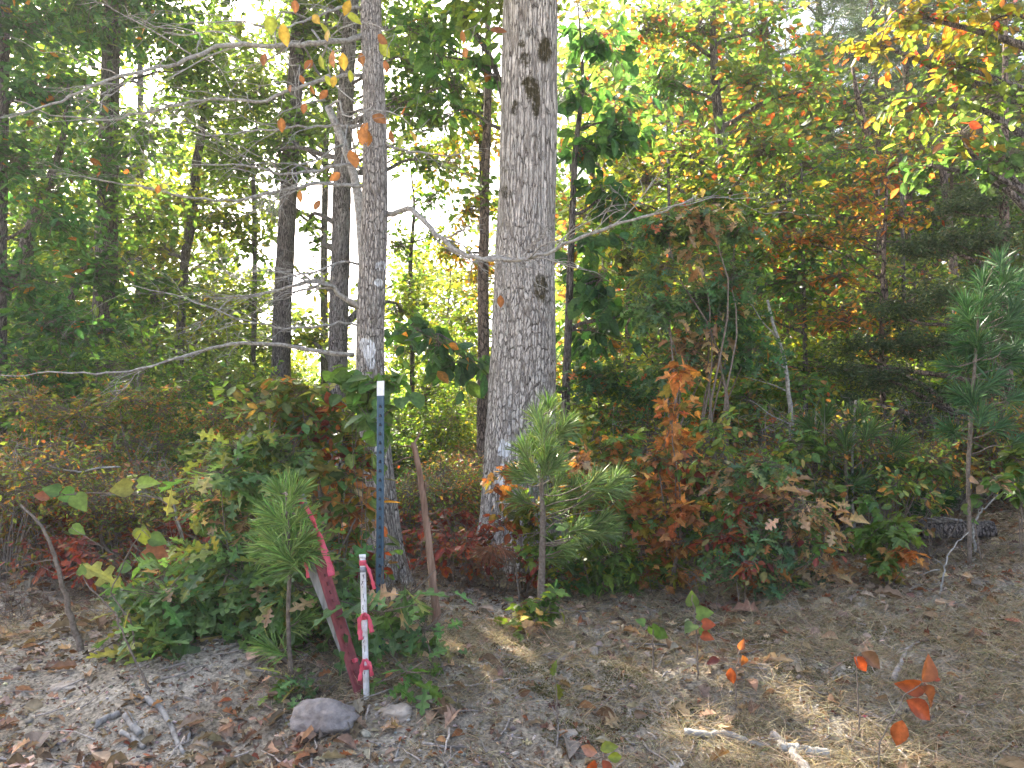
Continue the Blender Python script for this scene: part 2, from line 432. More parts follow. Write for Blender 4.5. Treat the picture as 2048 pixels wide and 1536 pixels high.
# palettes, real leaf albedos
GREEN = [(0.084, 0.168, 0.045, 5), (0.115, 0.213, 0.054, 4), (0.068, 0.137, 0.054, 3), (0.183, 0.26, 0.054, 1.4)]
DEEP = [(0.051, 0.122, 0.051, 5), (0.064, 0.144, 0.064, 4), (0.086, 0.166, 0.051, 2), (0.359, 0.144, 0.043, 0.25)]
YGREEN = [(0.12, 0.192, 0.036, 4), (0.18, 0.24, 0.042, 3), (0.264, 0.264, 0.036, 1.5), (0.084, 0.144, 0.036, 3)]
YELLOW = [(.30, .26, .04, 3), (.22, .24, .04, 3), (.42, .2, .04, 1.5), (.12, .16, .03, 2), (.4, .1, .04, .6)]
ORANGE = [(.40, .17, .06, 4), (.34, .13, .05, 3), (.44, .24, .08, 2.5), (.2, .18, .05, 1.5)]
MIXED = [(0.083, 0.166, 0.055, 6), (0.124, 0.206, 0.048, 4), (0.304, 0.166, 0.055, 1.4), (0.276, 0.235, 0.055, 1.2), (0.414, 0.11, 0.041, 0.5)]
RUST = [(.22, .125, .06, 3.5), (.16, .15, .05, 4), (.27, .12, .05, 1.8), (.12, .165, .045, 5), (.3, .23, .06, 1.8)]
REDS = [(.24, .055, .035, 4), (.17, .035, .035, 3), (.33, .10, .035, 1.5), (.12, .1, .03, .6)]
TAN = [(.34, .23, .14, 4), (.42, .31, .2, 3), (.26, .16, .09, 3), (.5, .4, .28, 1)]
PINEG = [(.17, .27, .09, 4), (.23, .33, .12, 3), (.12, .21, .08, 2)]
FINE = [(0.156, 0.25, 0.07, 5), (0.235, 0.296, 0.077, 3), (0.39, 0.329, 0.094, 1.5), (0.469, 0.235, 0.077, 1.2), (0.11, 0.204, 0.07, 3.5)]
LITTER = [(.20, .145, .10, 5), (.29, .22, .155, 5), (.13, .095, .07, 3), (.38, .30, .22, 3), (.27, .12, .06, 1.6), (.42, .36, .3, .8), (.2, .06, .04, .5)]

def wander(a, b, n, wob, rng, sag=0.0):
    """a crooked line from a to b"""
    a = np.asarray(a, float); b = np.asarray(b, float)
    t = np.linspace(0, 1, n)[:, None]
    L = np.linalg.norm(b - a)
    p = a + (b - a) * t
    k = rng.normal(0, 1, (3, 3)) * wob * L
    for i in range(3):
        p = p + np.sin(np.pi * (i + 1) * t) * k[i] / (i + 1)
    p[:, 2] += sag * L * np.sin(np.pi * t[:, 0])
    return p

SUNGAPS = []      # (ax, ay, bx, by, half width): openings in the canopy through which sun reaches the bank
def sun_open(P, rng):
    k = np.ones(len(P), bool)
    if not SUNGAPS: return k
    for ax, ay, bx, by, w_ in SUNGAPS:
        t_ = (P[:, 2] - float(gz((ax + bx) / 2, (ay + by) / 2))) / SUNV.z
        X_ = P[:, 0] - SUNV.x * t_; Y_ = P[:, 1] - SUNV.y * t_
        dx, dy = bx - ax, by - ay; u = np.clip(((X_ - ax) * dx + (Y_ - ay) * dy) / (dx * dx + dy * dy + 1e-9), 0, 1)
        d_ = np.hypot(X_ - ax - u * dx, Y_ - ay - u * dy)
        k &= ~((d_ < w_ * (1 + .25 * np.sin(u * 17))) & (rng.random(len(P)) < .985) & (P[:, 2] > 2.6))
    return k

def cloud(mb, C, R, nspray, per, tmpl, size, pal, rng, twigs=None, spraylen=.35, droop=.2, spread=.6, tilt=.6, twr=.004, var=.18, hub=None, lm=0):
    """leafy sprays filling an ellipsoid: a twig for each, leaves along it"""
    C = np.asarray(C, float); R = np.asarray(R, float)
    u = norm(rng.normal(size=(nspray, 3))) * (rng.random((nspray, 1)) ** .42)
    P = C + u * R
    D = norm(u * R + rng.normal(0, .25, (nspray, 3)) * R.mean() + np.array((0, 0, -.02)))
    if hub is not None: D = norm(P - hub)
    D[:, 2] *= .6; D = norm(D)
    if twigs is not None:
        tok = sun_open(P, rng)
        for i in range(nspray):
            if not tok[i]: continue
            s = P[i] - D[i] * spraylen * 1.1
            q = C + (P[i] - C) * .25
            pts = np.stack([q, (q + s) / 2 + rng.normal(0, .04, 3) * R.mean(), s, P[i] + D[i] * spraylen * .5])
            twigs.tube(pts, [twr * 1.8, twr * 1.4, twr, twr * .4], 4, 1, cap=False)
    n = nspray * per
    t = np.tile(np.linspace(-.6, .6, per), nspray) * spraylen + rng.normal(0, .06, n) * spraylen
    base = np.repeat(P, per, 0) + np.repeat(D, per, 0) * t[:, None] + rng.normal(0, .12, (n, 3)) * spraylen
    side = norm(np.cross(np.repeat(D, per, 0), np.array((0, 0, 1.)))) * np.where(np.arange(n) % 2, 1, -1)[:, None]
    dd = np.repeat(D, per, 0) * .7 + side
    fr = frames(dd, rng, spread, droop, tilt)
    sz = size * np.exp(rng.normal(0, .22, n))
    c = pick(pal, n, rng, var) * np.repeat(np.exp(rng.normal(0, .12, (nspray, 1))), per, 0)
    ok = sun_open(base, rng)
    mb.instances(tmpl, base[ok], fr[ok], sz[ok], c[ok], lm)

def trunk_path(px, Y, top=None, flare=1.35, nper=6):
    """world centre line and radii from the (x, y, width) seen in the photograph, carried down to the ground"""
    P = []; R = []
    for x, y, w in px:
        P.append(W(x, y, Y)); R.append(S(w, Y) / 2)
    P = np.array(P); R = np.array(R)
    o = np.argsort(P[:, 2]); P, R = P[o], R[o]
    d = P[1] - P[0]; d /= d[2]
    zb = float(gz(P[0][0], Y)) - .15
    if P[0][2] > zb + .05:
        b = P[0] - d * (P[0][2] - zb) * np.array((.5, .5, 1))
        P = np.vstack([b, P]); R = np.concatenate([[R[0] * (flare)], R])
    if top:
        d = P[-1] - P[-2]; d = d / d[2] * np.array((.6, .6, 1))
        hgt = top - P[-1][2]
        P = np.vstack([P, P[-1] + d * hgt * .5 + np.array((.1, .1, 0)), P[-1] + d * hgt]); R = np.concatenate([R, [R[-1] * .65, R[-1] * .2]])
    zz = np.linspace(P[0, 2], P[-1, 2], max(6, int((P[-1, 2] - P[0, 2]) * nper)))
    Q = np.stack([np.interp(zz, P[:, 2], P[:, k]) for k in range(3)], 1)
    # soften the corners
    for _ in range(3):
        Q[1:-1] = (Q[:-2] + 2 * Q[1:-1] + Q[2:]) / 4
    return Q, np.interp(zz, P[:, 2], R)

def limb_to(mb, Q, R, C, rng, mat=0, wr=.35, rise=.45):
    """a limb leaving the trunk and ending inside a cloud of leaves"""
    h = np.hypot(C[0] - Q[:, 0].mean(), C[1] - Q[:, 1].mean())
    z = C[2] - h * rise
    i = int(np.clip(np.searchsorted(Q[:, 2], z), 1, len(Q) - 2))
    r = min(R[i] * .6, .012 + .022 * np.linalg.norm(C - Q[i]))
    pts = wander(Q[i], C, 9, .06, rng, .06)
    mb.tube(pts, np.linspace(r, r * wr, 9), 6, mat, cap=False)

def make_tree(name, label, cat, px, Y, clouds, tmpl=OVAL, size=.14, pal=GREEN, top=None, bark=None, seed=1, group=None, dens=1.0,
              lmat=None, per=9, spraylen=.45, droop=.2, flare=1.35, extra=(), wob=.03, spread=.6, tilt=.6):
    """clouds: (x, y, rx, ry[, depth offset[, palette]]) in photograph pixels at the tree's own depth; extra: the same in metres"""
    rng = np.random.default_rng(seed)
    Q, R = trunk_path(px, Y, top, flare)
    o = Q[0].copy(); o[2] += .15
    root = thing(name, label, cat, o, group)
    tr = MB(); cr = MB()
    tr.tube(Q, R, 14, 0, wob=wob, rng=rng)
    cl = []
    for c in clouds:
        dY = c[4] if len(c) > 4 else 0
        p = c[5] if len(c) > 5 else pal
        cl.append((W(c[0], c[1], Y + dY), (S(c[2], Y + dY), S((c[2] + c[3]) * .55, Y + dY), S(c[3], Y + dY)), p))
    for c in extra: cl.append((np.array(c[0], float), c[1], pal))
    for C, Rr, p in cl:
        if bark is not None: limb_to(tr, Q, R, C, rng)
        vol = 4 * (Rr[0] * Rr[2] + Rr[0] * Rr[1]) * .5
        nl = dens * 1.15 * vol / (size * size * .34 * .6)
        ns = max(6, int(nl / per))
        cloud(cr, C, Rr, ns, per, tmpl, size, p, rng, cr if size > .05 else None, spraylen, droop, spread, tilt)
    tr.build('trunk', [bark or M_BARK], root, o)
    if cl: cr.build('crown', [lmat or M_LEAF, M_TWIG], root, o)
    return root

# ================================================================== THE GROUND
def axis(lo, hi, a, b, fine, grow=1.16):
    v = list(np.arange(a, b, fine)); s = fine
    x = a
    while x > lo: s *= grow; x -= s; v.insert(0, x)
    s = fine; x = v[-1]
    while x < hi: s *= grow; x += s; v.append(x)
    return np.array(v)
gx = axis(-150, 150, -5, 5, .035); gy = axis(-150, 150, 2.8, 9, .035)
XX, YY = np.meshgrid(gx, gy)
rg = np.random.default_rng(5)
ZZ = gz(XX, YY)
fineband = (np.abs(XX) < 6) & (YY > 2) & (YY < 11)
ZZ = ZZ + fineband * rg.normal(0, .006, ZZ.shape)
V = np.stack([XX, YY, ZZ], -1).reshape(-1, 3)
nx, ny = len(gx), len(gy)
i = (np.arange(ny - 1)[:, None] * nx + np.arange(nx - 1)[None]).ravel()
g = MB(); g.add(V, np.stack([i, i + 1, i + nx + 1, i + nx], 1).ravel(), np.full(len(i), 4), 0, (1, 1, 1), True)
mg, t, p = new_mat('soil')
tc = N(t, 'ShaderNodeTexCoord')
n1 = N(t, 'ShaderNodeTexNoise'); n1.inputs['Scale'].default_value = 1.1; n1.inputs['Detail'].default_value = 8; n1.inputs['Roughness'].default_value = .65
n2 = N(t, 'ShaderNodeTexNoise'); n2.inputs['Scale'].default_value = 45; n2.inputs['Detail'].default_value = 6; n2.inputs['Roughness'].default_value = .75
n3 = N(t, 'ShaderNodeTexVoronoi'); n3.inputs['Scale'].default_value = 60
for n_ in (n1, n2, n3): t.links.new(tc.outputs['Object'], n_.inputs['Vector'])
c1 = N(t, 'ShaderNodeMix', data_type='RGBA'); c1.inputs['A'].default_value = (.195, .165, .125, 1); c1.inputs['B'].default_value = (.39, .355, .295, 1)
r1 = N(t, 'ShaderNodeMapRange'); r1.inputs['From Min'].default_value = .38; r1.inputs['From Max'].default_value = .62
t.links.new(n1.outputs[0], r1.inputs[0]); t.links.new(r1.outputs[0], c1.inputs['Factor'])
c2 = N(t, 'ShaderNodeMix', data_type='RGBA', blend_type='OVERLAY'); c2.inputs['Factor'].default_value = .9
r2 = N(t, 'ShaderNodeMapRange'); r2.inputs['From Min'].default_value = .3; r2.inputs['From Max'].default_value = .7
t.links.new(n2.outputs[0], r2.inputs[0])
t.links.new(c1.outputs['Result'], c2.inputs['A']); t.links.new(r2.outputs[0], c2.inputs['B'])
# the forest floor further in is brown with old leaves
sx = N(t, 'ShaderNodeSeparateXYZ'); t.links.new(tc.outputs['Object'], sx.inputs[0])
r3 = N(t, 'ShaderNodeMapRange'); r3.inputs['From Min'].default_value = 5.5; r3.inputs['From Max'].default_value = 8.5; r3.inputs['To Max'].default_value = .75
t.links.new(sx.outputs['Y'], r3.inputs[0])
c3 = N(t, 'ShaderNodeMix', data_type='RGBA'); c3.inputs['B'].default_value = (.17, .10, .06, 1)
t.links.new(r3.outputs[0], c3.inputs['Factor']); t.links.new(c2.outputs['Result'], c3.inputs['A'])
t.links.new(c3.outputs['Result'], p.inputs['Base Color']); p.inputs['Roughness'].default_value = .95; p.inputs['Specular IOR Level'].default_value = .1
bu = N(t, 'ShaderNodeBump'); bu.inputs['Strength'].default_value = .8; bu.inputs['Distance'].default_value = .02
t.links.new(n2.outputs[0], bu.inputs['Height']); t.links.new(bu.outputs[0], p.inputs['Normal'])
go = g.build('ground', mg); go['kind'] = 'structure'
go['label'] = 'bare stony bank rising to the leaf covered forest floor'

def _gap(x0, y0, x1, y1, w_):
    a_, b_ = ground_at(x0, y0), ground_at(x1, y1); SUNGAPS.append((a_[0], a_[1], b_[0], b_[1], w_))
_gap(1330, 1300, 1480, 1395, .22); _gap(1480, 1395, 1760, 1535, .36); _gap(1440, 1480, 1600, 1530, .2)
_gap(955, 1302, 1060, 1298, .17); _gap(1010, 1250, 1030, 1262, .12); _gap(15, 1292, 50, 1280, .12); _gap(330, 1190, 360, 1180, .14)
_gap(1900, 1390, 2040, 1400, .11); _gap(590, 1190, 620, 1200, .1); _gap(1560, 1290, 1580, 1290, .09); _gap(1040, 1020, 1060, 1030, .1); _gap(470, 880, 560, 900, .15); _gap(1160, 1520, 1210, 1530, .1)

def scatter(n, rng, ymin=3.1, ymax=60, power=1.0):
    """points on the ground inside a wedge a little wider than the view, denser near the camera"""
    y = ymin * (ymax / ymin) ** (rng.random(n) ** power)
    x = (rng.random(n) * 2 - 1) * (y * .78 + .6)
    return x, y

def clumpy(x, y, f, seed):
    return np.array([mnoise.noise((a * f, b * f, seed)) for a, b in zip(x, y)])

def litter(name, label, n, tm, size, pal, seed, ymax=40, lift=.012, tilt=.45, power=1.0, mat=None, keep=None, flat=0.):
    rng = np.random.default_rng(seed)
    x, y = scatter(n, rng, ymax=ymax, power=power)
    if keep is not None:
        k = keep(x, y, rng); x, y = x[k], y[k]
    n = len(x)
    P = np.stack([x, y, gz(x, y) + rng.random(n) * lift + .004], 1)
    a = rng.random(n) * 6.283
    d = np.stack([np.cos(a), np.sin(a), rng.normal(0, .12, n)], 1)
    mb = MB(); tms = tm if isinstance(tm, list) else [tm]
    grp = rng.integers(0, len(tms), n)
    for k, T in enumerate(tms):
        s = grp == k; m = s.sum()
        fr = frames(d[s], rng, .05, flat, tilt)
        sz = size * np.exp(rng.normal(0, .35, m)) * (1 + np.clip(y[s] - 8, 0, 30) * .035)
        mb.instances(T, P[s], fr, sz, pick(pal, m, rng, .3))
    o = mb.build(name, mat or M_DRY); o['kind'] = 'stuff'; o['label'] = label
    return o

def k_litter(x, y, rng):
    c = clumpy(x, y, .9, 3.3)
    dens = np.where(y < 4.6, .16, np.where(y < 5.5, .38, 1)) + c * .9
    return rng.random(len(x)) < dens
litter('leaf_litter', 'brown and tan fallen leaves lying over the bank', 42000, [CURLED, CUPPED, LOBED, OVALF, CURLED], .062, LITTER, 11, ymax=45, tilt=.55, power=1.25, keep=k_litter, lift=.025)
litter('small_leaf_litter', 'crumbled small leaf pieces and bark bits over the soil', 30000, [CUPPED, CURLED], .024, LITTER + [(.4, .35, .3, 3)], 12, ymax=12, tilt=.6, lift=.01)
litter('orange_leaf_litter', 'freshly fallen orange and red leaves deeper in the wood', 5000, [OVALF, CUPPED], .075, ORANGE[:2] + TAN + RUST, 13, ymax=40, tilt=.6, lift=.06, power=.6, keep=lambda x, y, r: y > 6.5)

litter('large_leaf_litter', 'whole curled oak leaves lying singly on the open bank', 2600, [CURLED, LOBED, CURLED, REDOAK, OVALC], .088, LITTER[1:2] + TAN + [(.24, .10, .05, 1), (.16, .11, .08, 3), (.34, .29, .24, 3)], 14, ymax=7, tilt=.7, lift=.03, keep=lambda x, y, r: r.random(len(x)) < .4 + .9 * clumpy(x, y, 1.0, 8.8))
# pebbles
rng = np.random.default_rng(21)
def pebble_template(rng):
    v = norm(np.array([(-1, 0, 0), (1, 0, 0), (0, 1, 0), (0, -1, 0), (0, 0, 1), (0, 0, -1), (.7, .7, .5), (-.7, .7, .4), (.7, -.7, .4), (-.7, -.7, .5)], float)) * .5
    v[:, 2] *= .6; v += rng.normal(0, .04, v.shape)
    f = [[4, 6, 7], [4, 8, 6], [4, 9, 8], [4, 7, 9], [6, 2, 7], [6, 1, 2], [8, 1, 6], [8, 3, 1], [9, 3, 8], [9, 0, 3], [7, 0, 9], [7, 2, 0], [5, 2, 1], [5, 1, 3], [5, 3, 0], [5, 0, 2]]
    return v, f
mb = MB()
for k in range(4):
    x, y = scatter(2600, rng, ymax=8)
    keep = clumpy(x, y, 1.3, 9.1 ) + rng.random(len(x)) * .5 - np.clip(x, -2, 2) * .12 > .12; x, y = x[keep], y[keep]; n = len(x)
    P = np.stack([x, y, gz(x, y) + .002], 1)
    a = rng.random(n) * 6.28
    fr = frames(np.stack([np.cos(a), np.sin(a), a * 0], 1), rng, .1, 0, .2)
    mb.instances(pebble_template(rng), P, fr, .012 * np.exp(rng.normal(0, .55, n)), pick([(.3, .27, .24, 4), (.2, .17, .15, 3), (.42, .36, .27, 2), (.5, .47, .44, 1)], n, rng, .2), smooth=True)
o = mb.build('pebbles', M_ATTR); o['kind'] = 'stuff'; o['label'] = 'small pale pebbles bedded in the bank'

# dry grass
rng = np.random.default_rng(31)
mb = MB()
x, y = scatter(17000, rng, ymax=8.5)
dens = clumpy(x, y, .8, 1.7) * 1.5 + .5 + np.clip(x, -1.6, 1.8) * .34 - np.clip(y - 6, 0, 3) * .3
k = rng.random(len(x)) < dens
x, y = x[k], y[k]
for j in range(len(x)):
    m = rng.integers(10, 30)
    c = np.array((x[j], y[j], 0))
    a = rng.random(m) * 6.283
    bx = c[0] + rng.normal(0, .025, m); by = c[1] + rng.normal(0, .025, m)
    P = np.stack([bx, by, gz(bx, by)], 1)
    d = np.stack([np.cos(a), np.sin(a), np.abs(rng.normal(.35, .35, m))], 1)
    fr = frames(d, rng, .1, 0, .5)
    L = np.exp(rng.normal(math.log(.095), .4, m))
    mb.instances(BLADE, P, fr, np.stack([L, np.full(m, .003), L], 1), pick([(.42, .34, .22, 4), (.54, .45, .31, 3), (.30, .25, .16, 3), (.22, .22, .10, .7)], m, rng, .2))
o = mb.build('dry_grass', M_GRASS); o['kind'] = 'stuff'; o['label'] = 'thin straw coloured grass matted over the bank'

# fallen pine needles and fine twigs lying flat
mb = MB()
x, y = scatter(26000, rng, ymax=9)
k = rng.random(len(x)) < .45 + clumpy(x, y, 1.1, 6.6) + np.clip(x, -1, 2) * .1
x, y = x[k], y[k]; n = len(x)
a = rng.random(n) * 6.283
fr = frames(np.stack([np.cos(a), np.sin(a), rng.normal(0, .1, n)], 1), rng, .05, -.03, .4)
L = np.exp(rng.normal(math.log(.09), .45, n))
mb.instances(BLADE, np.stack([x, y, gz(x, y) + .006 + rng.random(n) * .012], 1), fr, np.stack([L, np.full(n, .0022), L * .4], 1), pick([(.28, .22, .15, 4), (.38, .33, .26, 3), (.16, .12, .09, 3)], n, rng, .25))
o = mb.build('needle_litter', M_GRASS); o['kind'] = 'stuff'; o['label'] = 'dead pine needles and straw lying on the bank'

mb = MB()
x, y = scatter(900, rng, ymax=10)
for j in range(len(x)):
    L = math.exp(rng.normal(math.log(.14), .5)); a = rng.random() * 6.283
    p0 = np.array((x[j], y[j], 0)); p1 = p0 + np.array((math.cos(a), math.sin(a), 0)) * L
    pts = wander(p0, p1, 5, .05, rng); pts[:, 2] = gz(pts[:, 0], pts[:, 1]) + .008 + .01 * rng.random()
    g_ = rng.random(); col = np.array((.36, .32, .29)) * (.45 + .8 * g_)
    mb.tube(pts, np.linspace(.0035, .0015, 5) * (1 + rng.random()), 5, 0, col)
o = mb.build('twig_litter', M_ATTR); o['kind'] = 'stuff'; o['label'] = 'thin grey broken twigs strewn over the ground'

# green moss cushions hugging the soil
mb = MB()
for j in range(26):
    q = ground_at(rng.uniform(1000, 1800), rng.uniform(1230, 1480)); n = 420
    r = rng.uniform(.05, .13); a = rng.random(n) * 6.28; rr = np.sqrt(rng.random(n)) * r
    px_, py_ = q[0] + rr * np.cos(a) * 1.5, q[1] + rr * np.sin(a)
    fr = frames(np.stack([np.cos(a), np.sin(a), np.full(n, 1.2)], 1), rng, .4, 0, .6)
    mb.instances(CUPPED, np.stack([px_, py_, gz(px_, py_) + .003], 1), fr, .011 * np.ones(n), pick([(.09, .095, .03, 3), (.14, .12, .05, 2)], n, rng))
o = mb.build('moss', M_GRASS); o['kind'] = 'stuff'; o['label'] = 'olive moss in thin patches on the bank'

# ================================================================== THE LARGE OAK WITH THE PAINT MARKS
def to_px(P):
    v = P - np.array((0, 0, CAMZ))
    f_ = v[:, 1] * CP + v[:, 2] * SP; u_ = -v[:, 1] * SP + v[:, 2] * CP
    return np.stack([1024 + F * v[:, 0] / f_, 768 - F * u_ / f_], 1)

def big_trunk(name, Q, R, seg, dz, mat, root, o, rng, flare_n=5, paint=(), moss=(), plates=.012):
    zz = np.arange(Q[0, 2], Q[-1, 2], dz)
    C = np.stack([np.interp(zz, Q[:, 2], Q[:, k]) for k in range(3)], 1); rr = np.interp(zz, Q[:, 2], R)
    th = np.linspace(0, 2 * np.pi, seg, endpoint=False)
    zg = float(gz(Q[0][0], Q[0][1]))
    h = np.clip(zz - zg, 0, None)
    fl = np.exp(-h / .22)[:, None]
    root_lobes = 1 + fl * (.30 + .22 * np.cos(th * flare_n + 1.1)[None] + .1 * np.cos(th * 3 + .3)[None])
    sway = 1 + .02 * np.sin(th * 2 + zz[:, None] * 1.3) + .012 * np.sin(th * 5 + zz[:, None] * 3.1)
    rad = rr[:, None] * root_lobes * sway
    # coarse ridges of bark as real relief
    ridge = np.zeros_like(rad)
    for k in range(9):
        f1 = rng.integers(9, 34); ph = rng.random() * 6.28; vz = rng.normal(0, 2.4)
        ridge += np.sin(th[None] * f1 + ph + vz * zz[:, None] + 1.4 * np.sin(zz[:, None] * rng.uniform(3, 9) + ph)) / 9
    rad = rad + ridge * plates
    V = np.stack([C[:, 0:1] + rad * np.cos(th), C[:, 1:2] + rad * np.sin(th), np.repeat(zz[:, None], seg, 1)], -1).reshape(-1, 3)
    i = np.arange(len(zz) - 1)[:, None] * seg; j = np.arange(seg)[None]; j2 = (j + 1) % seg
    q = np.stack([i + j, i + j2, i + seg + j2, i + seg + j], -1).reshape(-1)
    mb = MB(); mb.add(V, q, np.full(len(q) // 4, 4), 0, (1, 1, 1), True)
    px = to_px(V); front = (np.tile(np.sin(th), len(zz)) < .1)
    def mask(spots):
        m = np.zeros(len(V))
        for x, y, rx, ry, a in spots:
            d = ((px[:, 0] - x) / rx) ** 2 + ((px[:, 1] - y) / ry) ** 2
            m = np.maximum(m, a * np.clip(1.5 - d * .8, 0, 1))
        return m * front
    return mb.build(name, mat, root, o, attr={'paint': mask(paint), 'moss': mask(moss), 'arc': np.tile(th, len(zz)) * float(np.median(rr[:len(rr) // 2]))})

rng = np.random.default_rng(77)
YB = 7.3
Q, R = trunk_path([(1060, 0, 113), (1059, 200, 116), (1054, 400, 119), (1048, 600, 127), (1044, 800, 134), (1040, 900, 138), (1040, 1000, 147), (1042, 1080, 156)], YB, top=12.5, flare=1.08, nper=4)
o = Q[0].copy(); o[2] += .15
big = thing('oak_tree', 'thickest grey oak trunk, with white paint blazes and brown moss stains on its bark', 'tree', o)
big_trunk('trunk', Q, R, 420, .011, M_OAK, big, o, rng,
    paint=[(1005, 892, 5, 13, 1), (1001, 903, 5, 9, 1), (1016, 896, 6, 12, 1), (1013, 905, 5, 8, .95), (1008, 910, 4, 7, .9), (1004, 930, 6, 4, .6), (1003, 965, 8, 9, 1), (1004, 978, 4, 6, 1), (1002, 1042, 5, 5, .95), (1000, 958, 10, 4, .9)],
    moss=[(1050, 120, 12, 14, .8), (1043, 88, 7, 8, .9), (1090, 100, 14, 24, 1.1), (1060, 60, 8, 10, .6), (1062, 175, 12, 22, 1.1), (1072, 200, 8, 36, 1.1), (1030, 215, 7, 16, .85), (1055, 165, 12, 10, 1), (1010, 385, 8, 14, .8), (1082, 575, 14, 26, .9), (1092, 600, 9, 14, .7), (1010, 340, 7, 9, .6)], plates=.013)
mb = MB(); cb = MB()
for k in range(12):
    a = k * 2.4; h = 7.2 + k * .5
    C = np.array((Q[-1][0] * .4 + Q[4][0] * .6 + math.cos(a) * (2.9 - k * .1), YB + math.sin(a) * (2.9 - k * .1), h + 1.2))
    limb_to(mb, Q, R, C, rng)
    cloud(cb, C, (1.5, 1.5, .8), 110, 10, OVAL, .15, GREEN, rng, cb, .5)
cr_ = mb.build('limbs', M_BARK, big, o)
cb.build('crown', [M_LEAF, M_TWIG], big, o)

# the slimmer white-marked oak, with long bare lower limbs
YL = 6.15
Q, R = trunk_path([(740, 0, 42), (749, 200, 46), (751, 400, 54), (745, 550, 56), (738, 680, 56), (741, 800, 57), (752, 900, 58), (765, 1000, 54), (777, 1080, 50), (783, 1150, 58)], YL, top=9.5, flare=1.05, nper=5)
o = Q[0].copy(); o[2] += .15
loak = thing('oak_tree', 'slim white-marked oak behind the blue post, bare limbs reaching out both sides', 'tree', o)
QL, RL = Q, R
big_trunk('trunk', Q, R, 200, .011, M_OAK2, loak, o, rng, 4,
    paint=[(716, 775, 15, 4, 1.1), (713, 790, 5, 12, .6), (741, 762, 7, 8, .8), (749, 868, 7, 10, .95), (738, 925, 5, 9, .9), (746, 928, 4, 7, .9), (752, 905, 4, 12, .9), (757, 565, 9, 8, .75), (728, 690, 9, 14, .8), (738, 700, 14, 22, .65), (742, 725, 10, 16, .55), (762, 532, 14, 12, .55), (724, 812, 6, 24, .6)], moss=[], plates=.006)

def px_limb(name, root, o, pts, w, Y0, Y1, seed, side=0, sidelen=.4, mat=M_LIMB, wig=.006, tip=.25, subs=True):
    """a bare crooked limb traced by its course, with forking twigs"""
    rng = np.random.default_rng(seed)
    n = len(pts); YS = np.linspace(Y0, Y1, n)
    P = np.array([W(x, y, Yk) for (x, y), Yk in zip(pts, YS)])
    s = np.concatenate([[0], np.cumsum(np.linalg.norm(np.diff(P, axis=0), axis=1))])
    u = np.linspace(0, s[-1], max(12, int(s[-1] / .07)))
    Qp = np.stack([np.interp(u, s, P[:, k]) for k in range(3)], 1)
    for _ in range(2): Qp[1:-1] = (Qp[:-2] + 2 * Qp[1:-1] + Qp[2:]) / 4
    Qp[1:] += rng.normal(0, wig, Qp[1:].shape)
    r0 = S(w, Y0) / 2
    rad = r0 * np.linspace(1, tip, len(u)) * (1 + .06 * rng.normal(size=len(u)))
    mb = MB(); mb.tube(Qp, rad, 8, 0, wob=.05, rng=rng)
    def twig(a, d, L, r, lev):
        b = a + d * L
        pts_ = wander(a, b, 8, .05, rng, .06); mb.tube(pts_, np.linspace(r, r * .3, 8), 5, 0)
        if lev > 0:
            for _ in range(rng.integers(2, 5)):
                k = rng.integers(2, 8); dd = norm(d + rng.normal(0, .5, 3) * np.array((1, .8, .5)))
                twig(pts_[k], dd, L * rng.uniform(.35, .65), r * .55, lev - 1)
    for _ in range(side):
        k = rng.integers(int(len(u) * .25), len(u) - 1)
        d0 = norm(Qp[min(k + 2, len(u) - 1)] - Qp[k - 1])
        d = norm(d0 + rng.normal(0, .45, 3) * np.array((.6, 1, 1)))
        twig(Qp[k], d, sidelen * rng.uniform(.5, 1.3), max(.002, rad[k] * .5), 2 if subs else 1)
    return mb.build(name, mat, root, o)

px_limb('limb', loak, o, [(708, 710), (660, 708), (600, 695), (545, 688), (470, 686), (410, 698), (340, 722), (270, 740), (190, 748), (110, 742), (0, 752)], 9.5, YL, 5.2, 1, 6, .4, tip=.14)
px_limb('limb', loak, o, [(775, 428), (800, 430), (815, 408), (845, 440), (880, 475), (920, 508), (965, 522), (1040, 520), (1100, 508), (1150, 478), (1240, 445), (1310, 430), (1385, 395)], 12, YL, 5.0, 2, 13, .5, tip=.3)
px_limb('limb', loak, o, [(724, 620), (700, 605), (665, 575), (640, 555), (600, 565), (560, 585), (500, 590), (430, 600)], 12, YL, 5.6, 3, 12, .5, tip=.15)
px_limb('limb', loak, o, [(728, 660), (690, 640), (640, 655), (560, 655), (480, 640), (400, 605), (250, 565)], 5, YL, 5.0, 4, 9, .5)
px_limb('limb', loak, o, [(735, 372), (690, 372), (640, 362), (570, 380), (480, 400), (400, 400), (320, 382), (200, 358)], 9, YL, 4.9, 5, 9, .5)
px_limb('limb', loak, o, [(732, 335), (690, 325), (620, 345), (560, 350), (490, 330), (380, 330)], 8, YL, 5.1, 6, 12, .5)
px_limb('limb', loak, o, [(728, 70), (690, 82), (640, 85), (540, 92), (440, 88), (370, 122), (290, 140), (210, 160), (90, 215), (20, 235)], 12, YL, 4.8, 7, 9, .7)
px_limb('limb', loak, o, [(730, 150), (680, 150), (600, 175), (520, 205), (430, 195), (330, 215), (220, 242), (100, 230), (30, 200)], 8, YL, 4.9, 8, 9, .6)
px_limb('limb', loak, o, [(728, 250), (680, 252), (600, 255), (500, 262), (430, 275), (340, 255), (250, 235)], 6, YL, 5.1, 9, 8, .5)
px_limb('limb', loak, o, [(727, 530), (690, 520), (660, 530), (600, 555), (540, 540), (470, 545)], 6, YL, 5.4, 10, 9, .4)
px_limb('limb', loak, o, [(765, 285), (800, 300), (840, 305), (900, 312), (960, 300)], 6, YL, 5.6, 12, 6, .4)
